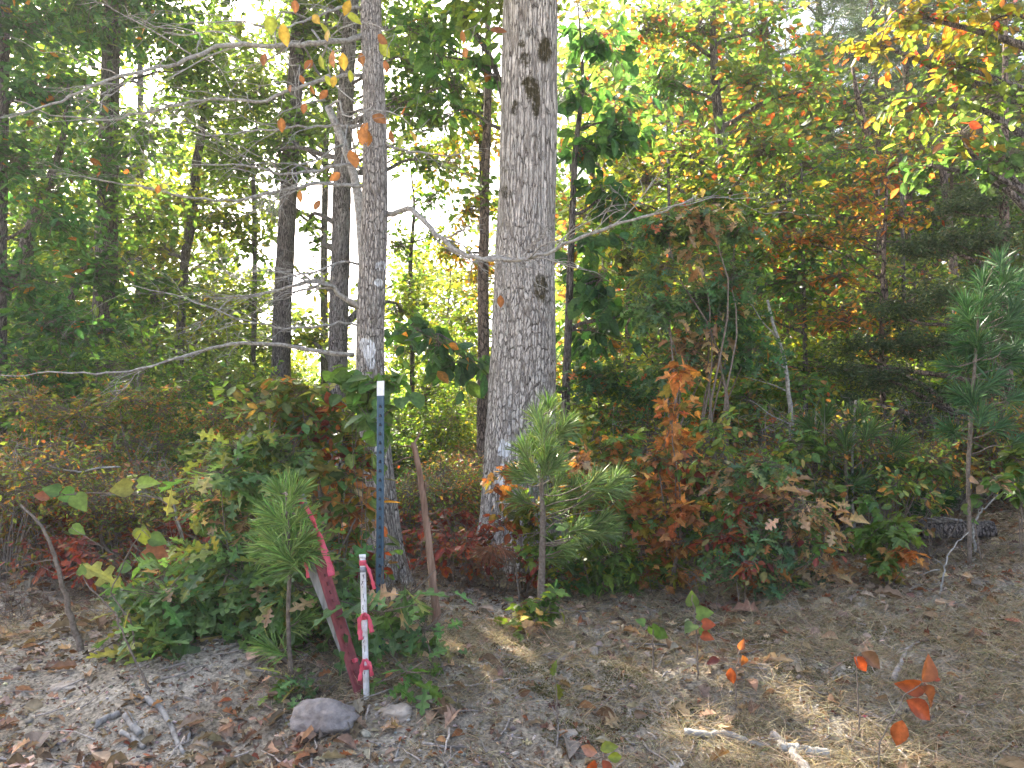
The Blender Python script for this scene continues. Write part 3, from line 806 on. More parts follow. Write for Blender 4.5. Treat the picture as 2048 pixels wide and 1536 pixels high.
px_limb('limb', loak, o, [(722, 20), (690, 10), (640, 30), (560, 60), (470, 40), (350, 50)], 7, YL, 5.0, 13, 8, .5)
mb = MB(); cb = MB()
for k in range(7):
    a = k * 2.4 + .5; C = np.array((Q[-1][0] + math.cos(a) * 1.6, YL + 1.0 + math.sin(a) * 1.4, 6.9 + k * .45))
    limb_to(mb, Q, R, C, rng); cloud(cb, C, (1.0, 1.0, .6), 70, 10, OVAL, .14, GREEN, rng, cb, .5)
mb.build('upper_limbs', M_BARK, loak, o); cb.build('crown', [M_LEAF, M_TWIG], loak, o)

# ================================================================== THE TREES BEHIND
make_tree('tree', 'dark trunk standing just left of the slim white-marked oak', 'tree',
    [(703, 0, 30), (694, 150, 32), (686, 300, 36), (683, 420, 38), (678, 600, 38), (675, 800, 40), (676, 950, 44)], 11.5,
    [(640, 60, 120, 60, 1.5), (860, 60, 90, 60, 1), (560, 300, 70, 60, 1), (820, 130, 80, 60, 0), (850, 230, 90, 50, .5), (905, 170, 60, 80, 0), (790, 200, 50, 40, 0), (860, 320, 70, 30, 1), (640, 560, 36, 30, 1.5, YGREEN), (620, 680, 60, 36, 2, YGREEN), (800, 620, 60, 40, 2, YGREEN), (640, 480, 26, 22, 2), (735, 620, 40, 60, 3, YGREEN), (620, 440, 30, 20, 2)],
    bark=M_OAK3, top=14, seed=3, dens=.85, extra=[((-4, 12, 10.5), (2, 2, 1))])
make_tree('tree', 'dark trunk rising bare against the bright sky, two trees left of the slim oak', 'tree',
    [(600, 0, 30), (588, 200, 32), (577, 380, 35), (571, 500, 37), (565, 600, 37), (562, 740, 38), (562, 900, 42)], 13,
    [(560, 80, 120, 70), (520, 200, 100, 60, 1), (600, 250, 80, 60), (610, 340, 60, 28), (480, 330, 90, 50), (660, 190, 70, 60, 1)],
    bark=M_BARK, top=15, seed=4, dens=.85, extra=[((-3.5, 14, 11), (2.2, 2, 1.2))])
make_tree('oak_tree', 'tall straight trunk clothed in green leaves, standing in the left part of the wood', 'tree',
    [(226, 0, 34), (222, 100, 36), (217, 300, 38), (213, 500, 42), (208, 650, 44), (205, 850, 48)], 13.5,
    [(140, 40, 110, 60), (330, 60, 110, 60, .5), (360, 150, 80, 60), (120, 170, 90, 60, -1), (290, 270, 100, 50, -1), (150, 330, 110, 50, -1, DEEP), (290, 430, 100, 50), (200, 540, 110, 60, -1, DEEP), (320, 590, 80, 55), (190, 660, 110, 55, -1, DEEP), (60, 300, 90, 60)],
    bark=M_BARK, top=16, seed=5, dens=.85, extra=[((-7.5, 13, 10.5), (2.5, 2, 1.4)), ((-5.5, 13.5, 12), (2.5, 2, 1.2))])
make_tree('tree', 'leaning brownish trunk with yellow-green leaves, right of the tall leaf-clothed trunk', 'tree',
    [(392, 330, 18), (385, 430, 20), (369, 520, 18), (362, 650, 18), (355, 760, 20)], 15,
    [(430, 110, 110, 60), (400, 210, 110, 70), (440, 300, 90, 60, 1), (380, 400, 110, 50, 0, YGREEN), (460, 450, 90, 45, 0, YGREEN), (330, 500, 80, 60, 1, YGREEN), (420, 600, 100, 60, 0, YGREEN), (440, 690, 90, 45, 1, GREEN), (300, 690, 90, 50, 0, YGREEN)],
    bark=M_BARK, top=10.5, seed=6, dens=.9)
make_tree('oak_tree', 'dark-crowned oak filling the upper corner over the leaning limb', 'tree',
    [(6, 0, 26), (2, 200, 28), (-4, 500, 32), (-8, 800, 38)], 10.5,
    [(50, 60, 110, 70), (90, 190, 120, 60), (40, 330, 110, 70), (110, 440, 100, 60), (40, 560, 110, 55), (110, 650, 110, 45), (60, 740, 100, 50)],
    pal=DEEP, bark=M_BARK, top=14, seed=7, dens=.85, extra=[((-6.5, 11, 9.5), (2, 2, 1.4)), ((-4.5, 11, 10.5), (1.8, 2, 1)), ((-9, 10, 8), (2, 2, 1.6))])
make_tree('tree', 'crooked purplish trunk slanting in at the edge of the wood', 'tree',
    [(75, 420, 20), (58, 470, 24), (40, 530, 26), (14, 580, 26), (-30, 640, 30), (-60, 760, 32)], 12, [(90, 380, 80, 40)], bark=M_BARK, top=8, seed=8, dens=.6)
make_tree('tree', 'small slanting trunk seen in a gap of bright sky low in the wood', 'tree',
    [(165, 540, 14), (140, 600, 16), (122, 650, 16), (108, 690, 16), (90, 780, 18)], 15, [(180, 520, 60, 35)], bark=M_BARK, top=6.5, seed=9, dens=.7)
make_tree('tree', 'thin straight stem with green leaves between the leaning trunk and the bare dark one', 'tree',
    [(505, 300, 8), (510, 500, 9), (508, 650, 10), (505, 800, 10)], 15,
    [(510, 480, 45, 60, 0), (500, 600, 60, 50), (520, 690, 60, 40), (470, 760, 80, 40, 0, YGREEN)], bark=M_BARK, top=9, seed=10, dens=.7)
make_tree('tree', 'green tree spreading behind the bare dark trunk, high over the sky gap', 'tree',
    [(650, 100, 12), (652, 300, 13), (648, 500, 14), (650, 900, 18)], 17,
    [(420, 60, 70, 60), (500, 150, 70, 60), (640, 60, 70, 50), (570, 60, 60, 50), (720, 60, 60, 50), (850, 60, 60, 50), (930, 140, 60, 50), (960, 230, 50, 50), (400, 170, 60, 50), (650, 160, 60, 50), (640, 250, 60, 40), (560, 270, 60, 50), (470, 260, 70, 50), (780, 90, 60, 40), (810, 200, 60, 50), (800, 300, 50, 36), (890, 290, 50, 40), (690, 320, 36, 30), (540, 420, 40, 50), (480, 380, 60, 40), (600, 640, 50, 30), (660, 700, 50, 30), (820, 560, 30, 50)],
    bark=M_BARK, top=16, seed=210, dens=1.05, size=.17)
make_tree('tree', 'bright green tree filling the wood behind the leaf-clothed and leaning trunks', 'tree',
    [(280, 100, 12), (282, 300, 13), (278, 500, 14), (280, 900, 18)], 18,
    [(60, 250, 70, 50), (150, 220, 60, 50), (260, 350, 60, 50), (60, 450, 60, 50), (150, 480, 60, 50), (260, 500, 60, 50), (350, 300, 60, 50), (340, 450, 60, 50), (440, 520, 50, 50), (90, 600, 60, 50), (300, 620, 60, 50), (220, 60, 60, 50), (90, 90, 60, 50), (440, 640, 60, 50), (520, 560, 40, 50)],
    bark=M_BARK, top=16, seed=211, dens=.95, size=.17, pal=GREEN + YGREEN)
# a bright small-leaved tree seen between the two marked oaks
make_tree('maple_tree', 'yellow-leaved young tree glowing between the two paint-marked oaks', 'tree',
    [(962, 250, 11), (966, 500, 12), (962, 700, 13), (960, 900, 15)], 14,
    [(900, 330, 75, 40, 0, YELLOW), (960, 270, 60, 45, 0, YELLOW), (940, 420, 60, 40, 0, YELLOW), (900, 500, 45, 40, 0, YELLOW), (960, 560, 60, 60, 0, YELLOW), (930, 640, 60, 45), (960, 190, 60, 50, 0, YGREEN)],
    bark=M_BARK, top=10, seed=12, dens=.75, pal=YGREEN, size=.12)
make_tree('tree', 'bushy yellow-green tree right of the slim oak, below the sky gap', 'tree',
    [(820, 520, 9), (825, 700, 10), (822, 900, 11)], 15,
    [(800, 490, 40, 45), (820, 600, 60, 60), (800, 700, 55, 50), (870, 690, 60, 60), (850, 790, 80, 55), (860, 400, 50, 30, 0, GREEN), (870, 470, 30, 30)],
    bark=M_BARK, top=8, seed=13, dens=.8, pal=YGREEN, size=.11)
make_tree('tree', 'dark brown bare trunk close behind the left side of the thickest oak', 'tree',
    [(966, 540, 22), (967, 700, 23), (966, 850, 24), (966, 960, 27)], 12, [(955, 380, 70, 40)], bark=M_PINE, top=12, seed=14, dens=.5)
make_tree('dogwood_tree', 'big-leaved dark green understory tree partly hidden by the thickest oak', 'tree',
    [(1150, 300, 12), (1142, 500, 14), (1135, 700, 16), (1128, 900, 20)], 8.6,
    [(880, 690, 60, 40, 0, DEEP), (830, 660, 45, 30, .5, DEEP), (940, 720, 45, 35), (1170, 480, 55, 50, 0, DEEP), (1200, 560, 60, 55, 0, DEEP), (1180, 660, 60, 55, 0, DEEP), (1230, 400, 70, 45), (1180, 300, 70, 60), (1170, 180, 60, 60), (1240, 240, 70, 60), (1200, 80, 70, 60), (1260, 620, 50, 50)],
    tmpl=OVALF, pal=DEEP, bark=M_BARK, top=7, seed=15, dens=.95, size=.17, droop=.8, spraylen=.3)
make_tree('dogwood_tree', 'leaning dark tree with drooping leaves against the sky top, between the two marked oaks', 'tree',
    [(1010, 200, 14), (980, 100, 12), (925, 40, 10), (1030, 500, 16), (1040, 850, 20)], 9.3,
    [(930, 20, 60, 45), (880, 110, 50, 60), (960, 130, 50, 55), (900, 230, 60, 40), (820, 60, 50, 40)],
    tmpl=OVALF, pal=DEEP, bark=M_BARK, top=7.5, seed=16, dens=.75, size=.15, droop=.9, spraylen=.3)
make_tree('sourwood_tree', 'forked dark tree full of green and rusty leaves, right of the thickest oak', 'tree',
    [(1425, 60, 14), (1432, 200, 20), (1446, 300, 22), (1450, 500, 22), (1452, 700, 24), (1455, 900, 28)], 10.5,
    [(1290, 60, 90, 55), (1400, 60, 90, 60), (1530, 60, 90, 60), (1340, 170, 80, 45, 0, DEEP), (1500, 170, 100, 60), (1620, 180, 80, 60), (1370, 300, 80, 45, -1, MIXED), (1530, 300, 110, 50, -1, MIXED), (1290, 290, 55, 45), (1620, 330, 80, 50, 0, MIXED), (1420, 400, 110, 45, -1, MIXED), (1560, 430, 100, 45, -1, MIXED), (1310, 430, 60, 45, 0, YGREEN), (1240, 350, 60, 40, 0, YGREEN), (1450, 520, 100, 50, -1, MIXED), (1590, 560, 90, 50, -1, DEEP)],
    pal=MIXED, bark=M_BARK, top=11, seed=17, dens=.85, size=.13)
make_tree('tree', 'yellow and orange leaved tree spreading over the upper corner nearest the bank', 'tree',
    [(2150, 0, 40), (2140, 300, 44), (2150, 700, 50), (2160, 1000, 60)], 6.6,
    [(1830, 30, 110, 45, 0, YELLOW + GREEN[:1]), (1980, 40, 100, 60, 0, YGREEN + YELLOW), (1760, 90, 60, 50, 0, YELLOW), (1900, 130, 100, 50, 0, YELLOW + GREEN), (1990, 200, 90, 55, 0, GREEN + YGREEN[:1]), (1840, 210, 80, 40, 0, MIXED), (1920, 270, 90, 35, -.5, MIXED), (1990, 320, 80, 35, -.4, DEEP), (1860, 330, 60, 30, -.4, DEEP)],
    pal=YGREEN, bark=M_BARK, top=9, seed=18, dens=.62, size=.10, tmpl=OVALF, spraylen=.25, droop=.5, per=8)
make_tree('tree', 'small tree with flat sprays of orange leaves below the yellow-leaved corner tree', 'tree',
    [(1775, 330, 6), (1768, 500, 8), (1762, 700, 10), (1770, 900, 12)], 9.2,
    [(1790, 330, 70, 18), (1760, 355, 60, 15), (1700, 400, 70, 15), (1800, 430, 70, 16), (1640, 475, 80, 16), (1560, 480, 60, 14), (1720, 470, 50, 14), (1690, 640, 90, 25), (1780, 690, 50, 20), (1670, 560, 60, 16)],
    pal=ORANGE + YELLOW[:1] + GREEN[:1], bark=M_PINE, top=5.2, seed=19, dens=.75, size=.08, spraylen=.3, tilt=.35, droop=.05)

make_tree('tree', 'fine-leaved olive and yellow young tree crowding in right of the thickest oak', 'tree',
    [(1335, 250, 5), (1340, 500, 7), (1336, 700, 9), (1330, 950, 11)], 8.9,
    [(1200, 400, 50, 40), (1290, 360, 55, 40), (1370, 330, 50, 40), (1240, 480, 50, 40), (1340, 450, 60, 40), (1200, 590, 50, 45, .5), (1290, 590, 55, 40), (1380, 560, 55, 40), (1230, 690, 50, 45, .5), (1320, 690, 55, 45), (1400, 680, 50, 40), (1260, 800, 50, 40, .5), (1350, 800, 50, 40, .5), (1190, 830, 40, 40, 1)],
    pal=FINE + YGREEN, bark=M_BARK, top=5.2, seed=220, dens=.62, size=.075, spraylen=.3, per=10, wob=.02)
make_tree('tree', 'fine-leaved olive and orange young tree behind the pale grey sapling', 'tree',
    [(1600, 250, 5), (1606, 500, 7), (1610, 700, 9), (1612, 950, 11)], 9.6,
    [(1480, 420, 55, 40), (1560, 370, 55, 40), (1640, 400, 55, 40), (1500, 520, 60, 40), (1600, 500, 60, 40), (1680, 520, 50, 40), (1490, 630, 60, 45), (1590, 620, 55, 40), (1670, 620, 50, 40), (1480, 740, 60, 40), (1560, 730, 50, 40), (1640, 740, 50, 40), (1700, 820, 50, 40, 1), (1720, 300, 50, 40)],
    pal=FINE + YGREEN + MIXED[:2], bark=M_BARK, top=5.6, seed=221, dens=.6, size=.075, spraylen=.3, per=10, wob=.02)
make_tree('tree', 'pale olive young tree filling the gap between the grey sapling and the cedar', 'tree',
    [(1800, 250, 5), (1806, 500, 7), (1810, 700, 9), (1812, 950, 11)], 11.5,
    [(1740, 230, 60, 45), (1830, 280, 60, 45), (1780, 540, 60, 45), (1860, 560, 60, 45), (1740, 600, 50, 40), (1900, 640, 60, 45), (1800, 660, 60, 45), (1740, 760, 60, 45), (1860, 770, 60, 45), (1950, 760, 50, 45), (1800, 860, 60, 40), (1920, 870, 60, 40)],
    pal=FINE + YGREEN, bark=M_BARK, top=6.4, seed=222, dens=.55, size=.085, spraylen=.3, per=10, wob=.02)

# red cedar: feathery dark sprays
NPAL = [(.05, .09, .04, 4), (.075, .125, .05, 3), (.12, .15, .07, 1.5)]
make_tree('cedar_tree', 'dark feathery red cedar spreading its boughs over the right side of the bank', 'tree',
    [(2010, 150, 12), (2008, 400, 18), (2012, 700, 22), (2016, 1000, 30)], 8.8,
    [(1960, 480, 90, 30), (1880, 490, 70, 22), (1830, 500, 50, 18), (1990, 560, 80, 30), (1880, 590, 80, 25), (1790, 620, 70, 20), (1720, 690, 60, 22), (1820, 690, 80, 25), (1930, 690, 90, 28), (1690, 740, 50, 18), (1770, 760, 70, 22), (1880, 790, 80, 24), (1990, 800, 70, 30), (1960, 400, 80, 28), (2010, 320, 70, 30), (1900, 420, 50, 16), (2020, 660, 60, 30), (1830, 840, 60, 20), (1700, 800, 40, 16)],
    tmpl=CEDAR, pal=NPAL, bark=M_PINE, top=8, seed=20, dens=1.7, size=.045, lmat=M_NEEDLE, per=26, spraylen=.26, droop=.1, spread=.7, tilt=1.0)
make_tree('cedar_tree', 'slim pale green cedar seen through the bare twigs just right of the thickest oak', 'tree',
    [(1262, 350, 6), (1258, 500, 8), (1255, 700, 12), (1252, 900, 14)], 10.5,
    [(1250, 420, 45, 40), (1290, 480, 50, 50), (1240, 520, 40, 40), (1300, 560, 45, 40), (1260, 330, 30, 40)],
    tmpl=CEDAR, pal=[(.09, .13, .05, 3), (.13, .16, .06, 2)], bark=M_PINE, top=6, seed=21, dens=1.9, size=.045, lmat=M_NEEDLE, per=26, spraylen=.22)

# ------------------------------------------------------------------ pines deeper in the wood
def pine_proto(seed, H, r, label, loc, group):
    rng = np.random.default_rng(seed)
    root = thing('pine_tree', label, 'tree', (0, 0, 0), group)
    Qp = wander((0, 0, -.3), (rng.normal(0, .3), rng.normal(0, .3), H), 26, .006, rng); Rp = np.linspace(r, r * .25, 26); Rp[0] *= 1.25
    tr = MB(); cr = MB(); tr.tube(Qp, Rp, 12, 0, wob=.03, rng=rng)
    for k in range(7):
        h = rng.uniform(H * .15, H * .5); a = rng.random() * 6.28; i = int(h / H * 25); L = rng.uniform(.3, 1.0)
        tr.tube(wander(Qp[i], Qp[i] + np.array((math.cos(a) * L, math.sin(a) * L, .05)), 5, .05, rng), np.linspace(.018, .006, 5), 5, 0)
    for k in range(20):
        h = H * (.45 + .55 * k / 19); a = k * 2.4 + rng.random(); L = (1.05 - (h / H)) * 4.2 + .5
        C = np.array((math.cos(a) * L * .75, math.sin(a) * L * .75, h + .3)); limb_to(tr, Qp, Rp, C, rng, rise=.2)
        cloud(cr, C, (L * .42, L * .42, .4), 16, 34, NEEDLE, .2, [(.07, .12, .05, 3), (.1, .15, .07, 2)], rng, cr, .22, spread=.9, tilt=1)
    # needles are slim
    tr.build('trunk', M_PINE, root); cr.build('crown', [M_NEEDLE, M_TWIG], root)
    root.location = loc
    return root
REG = [(150, 'at the left edge'), (330, 'behind the leaning dark stick'), (560, 'left of the bright pine seedling'), (720, 'behind the leaning red post'), (960, 'between the two paint-marked oaks'),
       (1130, 'behind the thickest oak'), (1300, 'just right of the thickest oak'), (1500, 'behind the orange maple'), (1650, 'behind the pale grey sapling'), (1850, 'behind the bushy low pine seedling'), (9999, 'beside the dark cedar')]
ORD = ['nearest', 'second nearest', 'third nearest', 'fourth nearest', 'fifth nearest', 'sixth nearest', 'seventh nearest', 'eighth nearest', 'ninth nearest']
LATER = []
def finish_labels():
    """copies say where they stand: which landmark they are beside and how deep in the wood"""
    d = {}
    for o_, kind_, px_, Y_ in LATER:
        reg = next(r for lim, r in REG if px_ < lim); d.setdefault((kind_, reg), []).append((Y_, o_))
    for (kind_, reg), L_ in d.items():
        L_.sort(key=lambda a: a[0])
        for k_, (Y_, o_) in enumerate(L_):
            if len(L_) == 1: o_['label'] = f'{kind_} {reg}'
            elif k_ == len(L_) - 1: o_['label'] = f'farthest {kind_} {reg}'
            else: o_['label'] = f'{ORD[k_]} {kind_} {reg}'

def on_ground(px, Y):
    p_ = W(px, 900, Y); return (p_[0], Y, float(gz(p_[0], Y)))
pA = pine_proto(41, 15, .17, 'straight pine trunk of the stand deep in the wood behind the rusty-leaved tree', on_ground(1535, 17), 'pines standing deep in the wood')
pB = pine_proto(42, 13, .12, 'slender pine of the stand deep in the wood behind the cedar', on_ground(1838, 16), 'slender pines deep in the wood')
LATER += [(pA, 'straight pine trunk deep in the wood', 1535, 17), (pB, 'slender pine deep in the wood', 1838, 16)]
rng = np.random.default_rng(50)
for px_, Y, s in [(1578, 18, 1), (1502, 26, 1.1), (1655, 20, 1), (1718, 24, 1.1), (1412, 28, 1.1), (1340, 24, 1), (1610, 30, 1.1), (1225, 26, 1), (1755, 32, 1.2), (1380, 19, .8), (1290, 33, 1.1), (1190, 19, .8)]:
    LATER.append((copy_thing(pA, on_ground(px_, Y), rng.random() * 6.28, s, 'pine'), 'straight pine trunk deep in the wood', px_, Y))
for px_, Y, s in [(1905, 18, 1), (1870, 24, 1.2), (1800, 20, 1), (1960, 22, 1.1), (1940, 14, .9), (2050, 20, 1.1), (1775, 15, .8), (2000, 30, 1.2), (1690, 28, 1), (1822, 28, 1.1)]:
    LATER.append((copy_thing(pB, on_ground(px_, Y), rng.random() * 6.28, s, 'pine'), 'slender pine deep in the wood', px_, Y))

# a dead leaning snag among the pines
Qd = np.array([W(1704, 130, 11), W(1716, 200, 11), W(1738, 280, 11.2), W(1752, 360, 11.4), W(1765, 520, 11.6), W(1790, 950, 12)]); od = Qd[-1]
sn = thing('dead_tree', 'dark leafless snag leaning among the pines with broken side stubs', 'tree', od)
mb = MB(); mb.tube(Qd[::-1], [.06, .055, .05, .045, .04, .02], 9, 0)
for a_, b_ in (((1738, 280), (1685, 190)), ((1752, 345), (1790, 360)), ((1716, 200), (1745, 130)), ((1742, 300), (1700, 270))):
    mb.tube(wander(W(*a_, 11.2), W(*b_, 11), 6, .05, rng), np.linspace(.02, .008, 6), 6, 0)
mb.build('trunk', M_PINE, sn, od)

# ------------------------------------------------------------------ broadleaf trees deeper in the wood
def broad_proto(seed, H, r, pal, label, loc, group, size=.2):
    rng = np.random.default_rng(seed)
    root = thing('broadleaf_tree', label, 'tree', (0, 0, 0), group)
    Qp = wander((0, 0, -.3), (rng.normal(0, .5), rng.normal(0, .5), H), 26, .012, rng); Rp = np.linspace(r, r * .2, 26); Rp[0] *= 1.3
    tr = MB(); cr = MB(); tr.tube(Qp, Rp, 12, 0, wob=.03, rng=rng)
    for k in range(22):
        h = H * (.14 + .86 * k / 21); a = k * 2.4 + rng.random() * .8; L = (1.0 - .6 * abs(h / H - .45)) * 3.0 * rng.uniform(.6, 1.1)
        C = np.array((math.cos(a) * L * .8, math.sin(a) * L * .8, h)); limb_to(tr, Qp, Rp, C, rng)
        cloud(cr, C, (1.35, 1.35, .7), 34, 9, OVAL, size, pal, rng, cr, .5)
    tr.build('trunk', M_BARK, root); cr.build('crown', [M_LEAF, M_TWIG], root)
    root.location = loc
    return root
bA = broad_proto(61, 11, .15, GREEN, 'green broadleaf tree in the wood behind the bare-limbed oak', on_ground(60, 20), 'green trees deeper in the wood')
bB = broad_proto(62, 9.5, .13, YGREEN, 'yellow-green broadleaf tree lit from behind, deeper in the wood', on_ground(300, 21), 'sunlit trees deeper in the wood')
bC = broad_proto(63, 11, .14, MIXED, 'broadleaf tree with mixed green and rusty leaves behind the row of bank shrubs', on_ground(1330, 15), 'mixed coloured trees behind the bank')
LATER += [(bA, 'green broadleaf tree in the wood', 60, 20), (bB, 'yellow-green backlit tree in the wood', 300, 21), (bC, 'mixed green and rusty tree in the wood', 1330, 15)]
for px_, Y, s in [(-100, 17, 1.1), (180, 26, .95), (-300, 22, 1.2), (440, 28, .6), (560, 30, .42), (1180, 24, 1.1), (-120, 28, 1.1), (2150, 16, 1)]:
    LATER.append((copy_thing(bA, on_ground(px_, Y), rng.random() * 6.28, s, 'tree'), 'green broadleaf tree in the wood', px_, Y))
for px_, Y, s in [(470, 20, .58), (90, 24, .9), (860, 20, .62), (900, 26, .8), (640, 26, .33), (740, 22, .33), (20, 30, 1.0), (560, 22, .4)]:
    LATER.append((copy_thing(bB, on_ground(px_, Y), rng.random() * 6.28, s, 'tree'), 'yellow-green backlit tree in the wood', px_, Y))
for px_, Y, s in [(1480, 21, .95), (1650, 16, .8), (1950, 18, .9), (1240, 18, .95), (1560, 24, 1.1), (1870, 26, 1.15), (2080, 23, 1.1), (1400, 27, 1.2), (1720, 31, 1.3), (2250, 15, 1)]:
    LATER.append((copy_thing(bC, on_ground(px_, Y), rng.random() * 6.28, s, 'tree'), 'mixed green and rusty tree in the wood', px_, Y))

# ------------------------------------------------------------------ the far wood as one mass
rng = np.random.default_rng(71)
mb = MB()
n = 15000
th = rng.uniform(-.95, .95, n); dist = rng.uniform(34, 62, n)
X = np.sin(th) * dist; Yf = np.cos(th) * dist
hmax = np.interp(X / Yf, [-1.4, -.45, -.25, -.05, .1, .3, 1.4], [11, 7.5, 4.5, 5, 8, 14, 17])
Zf = gz(X, Yf) + rng.random(n) ** .9 * hmax
keep = rng.random(n) < .75 + .6 * np.array([mnoise.noise((a * .25, b * .25, c * .3)) for a, b, c in zip(X, Yf, Zf)])
P = np.stack([X, Yf, Zf], 1)[keep]; n = len(P)
palf = np.where((P[:, 0] / P[:, 1] < .02)[:, None], pick(YGREEN + GREEN, n, rng), pick(GREEN + MIXED + YGREEN, n, rng))
for k in range(3):
    q_ = P + rng.normal(0, .7, P.shape)
    d = rng.normal(size=(n, 3)); mb.instances(OVAL, q_, frames(d, rng, .3, 0, .9), np.exp(rng.normal(math.log(.55), .3, n)), palf)
o = mb.build('far_woods', M_LEAF); o['kind'] = 'stuff'; o['label'] = 'distant leafy wood closing the view behind the trees'

# ================================================================== UNDERGROWTH
def shrub(name, label, cat, base, Y, clouds, seed=1, group=None, stem_r=.008, wood=None, lmat=None, stems=None, twr=.0022, depth=.6):
    """clouds: (x, y, rx, ry, sprays, leaves per spray, leaf shape, size, palette[, droop])"""
    rng = np.random.default_rng(seed)
    b = W(base[0], base[1], Y); b[2] = float(gz(b[0], b[1]))
    root = thing(name, label, cat, b, group)
    st = MB(); lf = MB()
    if stems:
        for pts, w in stems:
            P = np.array([W(x, y, Y) for x, y in pts]); P[0] = b + (P[0] - b) * np.array((1, 1, 0)) - np.array((0, 0, .03))
            s_ = np.concatenate([[0], np.cumsum(np.linalg.norm(np.diff(P, axis=0), axis=1))]); u = np.linspace(0, s_[-1], 16)
            Pq = np.stack([np.interp(u, s_, P[:, k]) for k in range(3)], 1)
            for _ in range(2): Pq[1:-1] = (Pq[:-2] + 2 * Pq[1:-1] + Pq[2:]) / 4
            Pq[1:-1] += rng.normal(0, .003, Pq[1:-1].shape)
            st.tube(Pq, np.linspace(S(w, Y) / 2, S(w, Y) / 4, 16), 8, 0, wob=.04, rng=rng)
    for c in clouds:
        x, y, rx, ry, ns, per, tm, size, pal = c[:9]
        dr = c[9] if len(c) > 9 else .35
        dY = rng.uniform(-.15, .15)
        C = W(x, y, Y + dY); R = (S(rx, Y), S((rx + ry) * .5 * depth, Y), S(ry, Y))
        st.tube(wander(b - np.array((0, 0, .03)), C, 10, .05, rng), np.linspace(stem_r, stem_r * .35, 10), 6, 0)
        cloud(lf, C, R * np.array(1.12), int(ns * (1.75 if size > .05 else 1)), per, tm, size, pal, rng, lf, max(.06, size * 1.5), dr, .55, .55, twr, .16)
    st.build('stems', wood or M_TWIG, root, b)
    lf.build('foliage', [lmat or M_LEAFN, M_TWIG], root, b)
    return root

def pine_tufts(lf, P, D, rng, n, L, pal, w=1.0, ang=.55):
    """needles bursting around a shoot at P that points along D"""
    k = len(P) * n
    base = np.repeat(P, n, 0) - np.repeat(D, n, 0) * (rng.random((k, 1)) ** 1.3) * L * .7
    d = norm(np.repeat(D, n, 0) + rng.normal(0, ang, (k, 3)))
    fr = frames(d, rng, .05, .04, 1.0)
    l = L * rng.uniform(.7, 1.1, k)
    lf.instances(NEEDLE, base, fr, np.stack([l, np.full(k, .105 * w), l], 1), pick(pal, k, rng, .16))

def pine_sapling(name, label, base, Y, stem, tufts, seed, L=.17, n=95, pal=PINEG, group=None, w=1.0, wood=None, ang=.55, bare=()):
    """tufts: (x, y, direction x, direction up) of each shoot tip in the photograph"""
    rng = np.random.default_rng(seed)
    b = W(base[0], base[1], Y); b[2] = float(gz(b[0], b[1]))
    root = thing(name, label, 'pine sapling', b, group)
    st = MB(); lf = MB()
    P = np.array([W(x, y, Y) for x, y, _ in stem]); P[0][2] = b[2] - .03; P[0][0] = b[0]
    wd = np.array([s[2] for s in stem]); s_ = np.concatenate([[0], np.cumsum(np.linalg.norm(np.diff(P, axis=0), axis=1))]); u = np.linspace(0, s_[-1], 18)
    Pq = np.stack([np.interp(u, s_, P[:, k]) for k in range(3)], 1)
    st.tube(Pq, S(np.interp(u, s_, wd), Y) / 2, 9, 0, wob=.05, rng=rng)
    TP = []; TD = []
    for x, y, dx, dz in tufts:
        tp = W(x, y, Y + rng.uniform(-.22, .22)); TP.append(tp); TD.append((dx, rng.normal(0, .25), dz))
        i = int(np.clip(np.searchsorted(Pq[:, 2], tp[2] - abs(tp[0] - Pq[:, 0].mean()) * .5), 1, 17))
        st.tube(wander(Pq[i], tp, 7, .05, rng, -.05), np.linspace(.0055, .003, 7), 6, 0)
    for x, y in bare:
        tp = W(x, y, Y + rng.uniform(-.1, .2)); i = int(np.clip(np.searchsorted(Pq[:, 2], tp[2]), 1, 17))
        st.tube(wander(Pq[i], tp, 7, .06, rng), np.linspace(.004, .0015, 7), 5, 0)
    TP = np.array(TP); TD = norm(np.array(TD))
    pine_tufts(lf, TP, TD, rng, n, L, pal, w, ang)
    st.build('stem', wood or M_TWIG, root, b); lf.build('needles', M_NEEDLE, root, b)
    return root

# --- background shrubs, row by row
def shrub_proto(seed, label, group, pal, size, H, Rr, n, tm=OVAL, per=8):
    rng = np.random.default_rng(seed)
    root = thing('shrub', label, 'shrub', (0, 0, 0), group); st = MB(); lf = MB()
    for k in range(9):
        a = k * 2.4; rr = Rr * rng.uniform(.25, .8); C = np.array((math.cos(a) * rr, math.sin(a) * rr, H * rng.uniform(.35, .9)))
        st.tube(wander((0, 0, -.05), C, 8, .05, rng), np.linspace(.014, .004, 8), 6, 0)
        cloud(lf, C, (Rr * .5, Rr * .5, H * .26), n, per, tm, size, pal, rng, lf, .2, twr=.003)
    st.build('stems', M_TWIG, root); lf.build('foliage', [M_LEAF, M_TWIG], root)
    return root
sA = shrub_proto(81, 'yellow-green shrub of the sunlit underwood beyond the large trunks', 'yellow-green shrubs in the underwood', YGREEN, .085, 2.0, 1.3, 60)
sB = shrub_proto(82, 'dark green shrub of the underwood among the trunks', 'dark green shrubs in the underwood', GREEN, .095, 2.3, 1.4, 55)
sC = shrub_proto(83, 'rust and red leaved low shrub on the forest floor', 'rusty shrubs on the forest floor', RUST + TAN[:2] + GREEN[:2] + REDS[:1], .06, .9, .9, 55)
rng = np.random.default_rng(84)
first = {id(sA): 1, id(sB): 1, id(sC): 1}
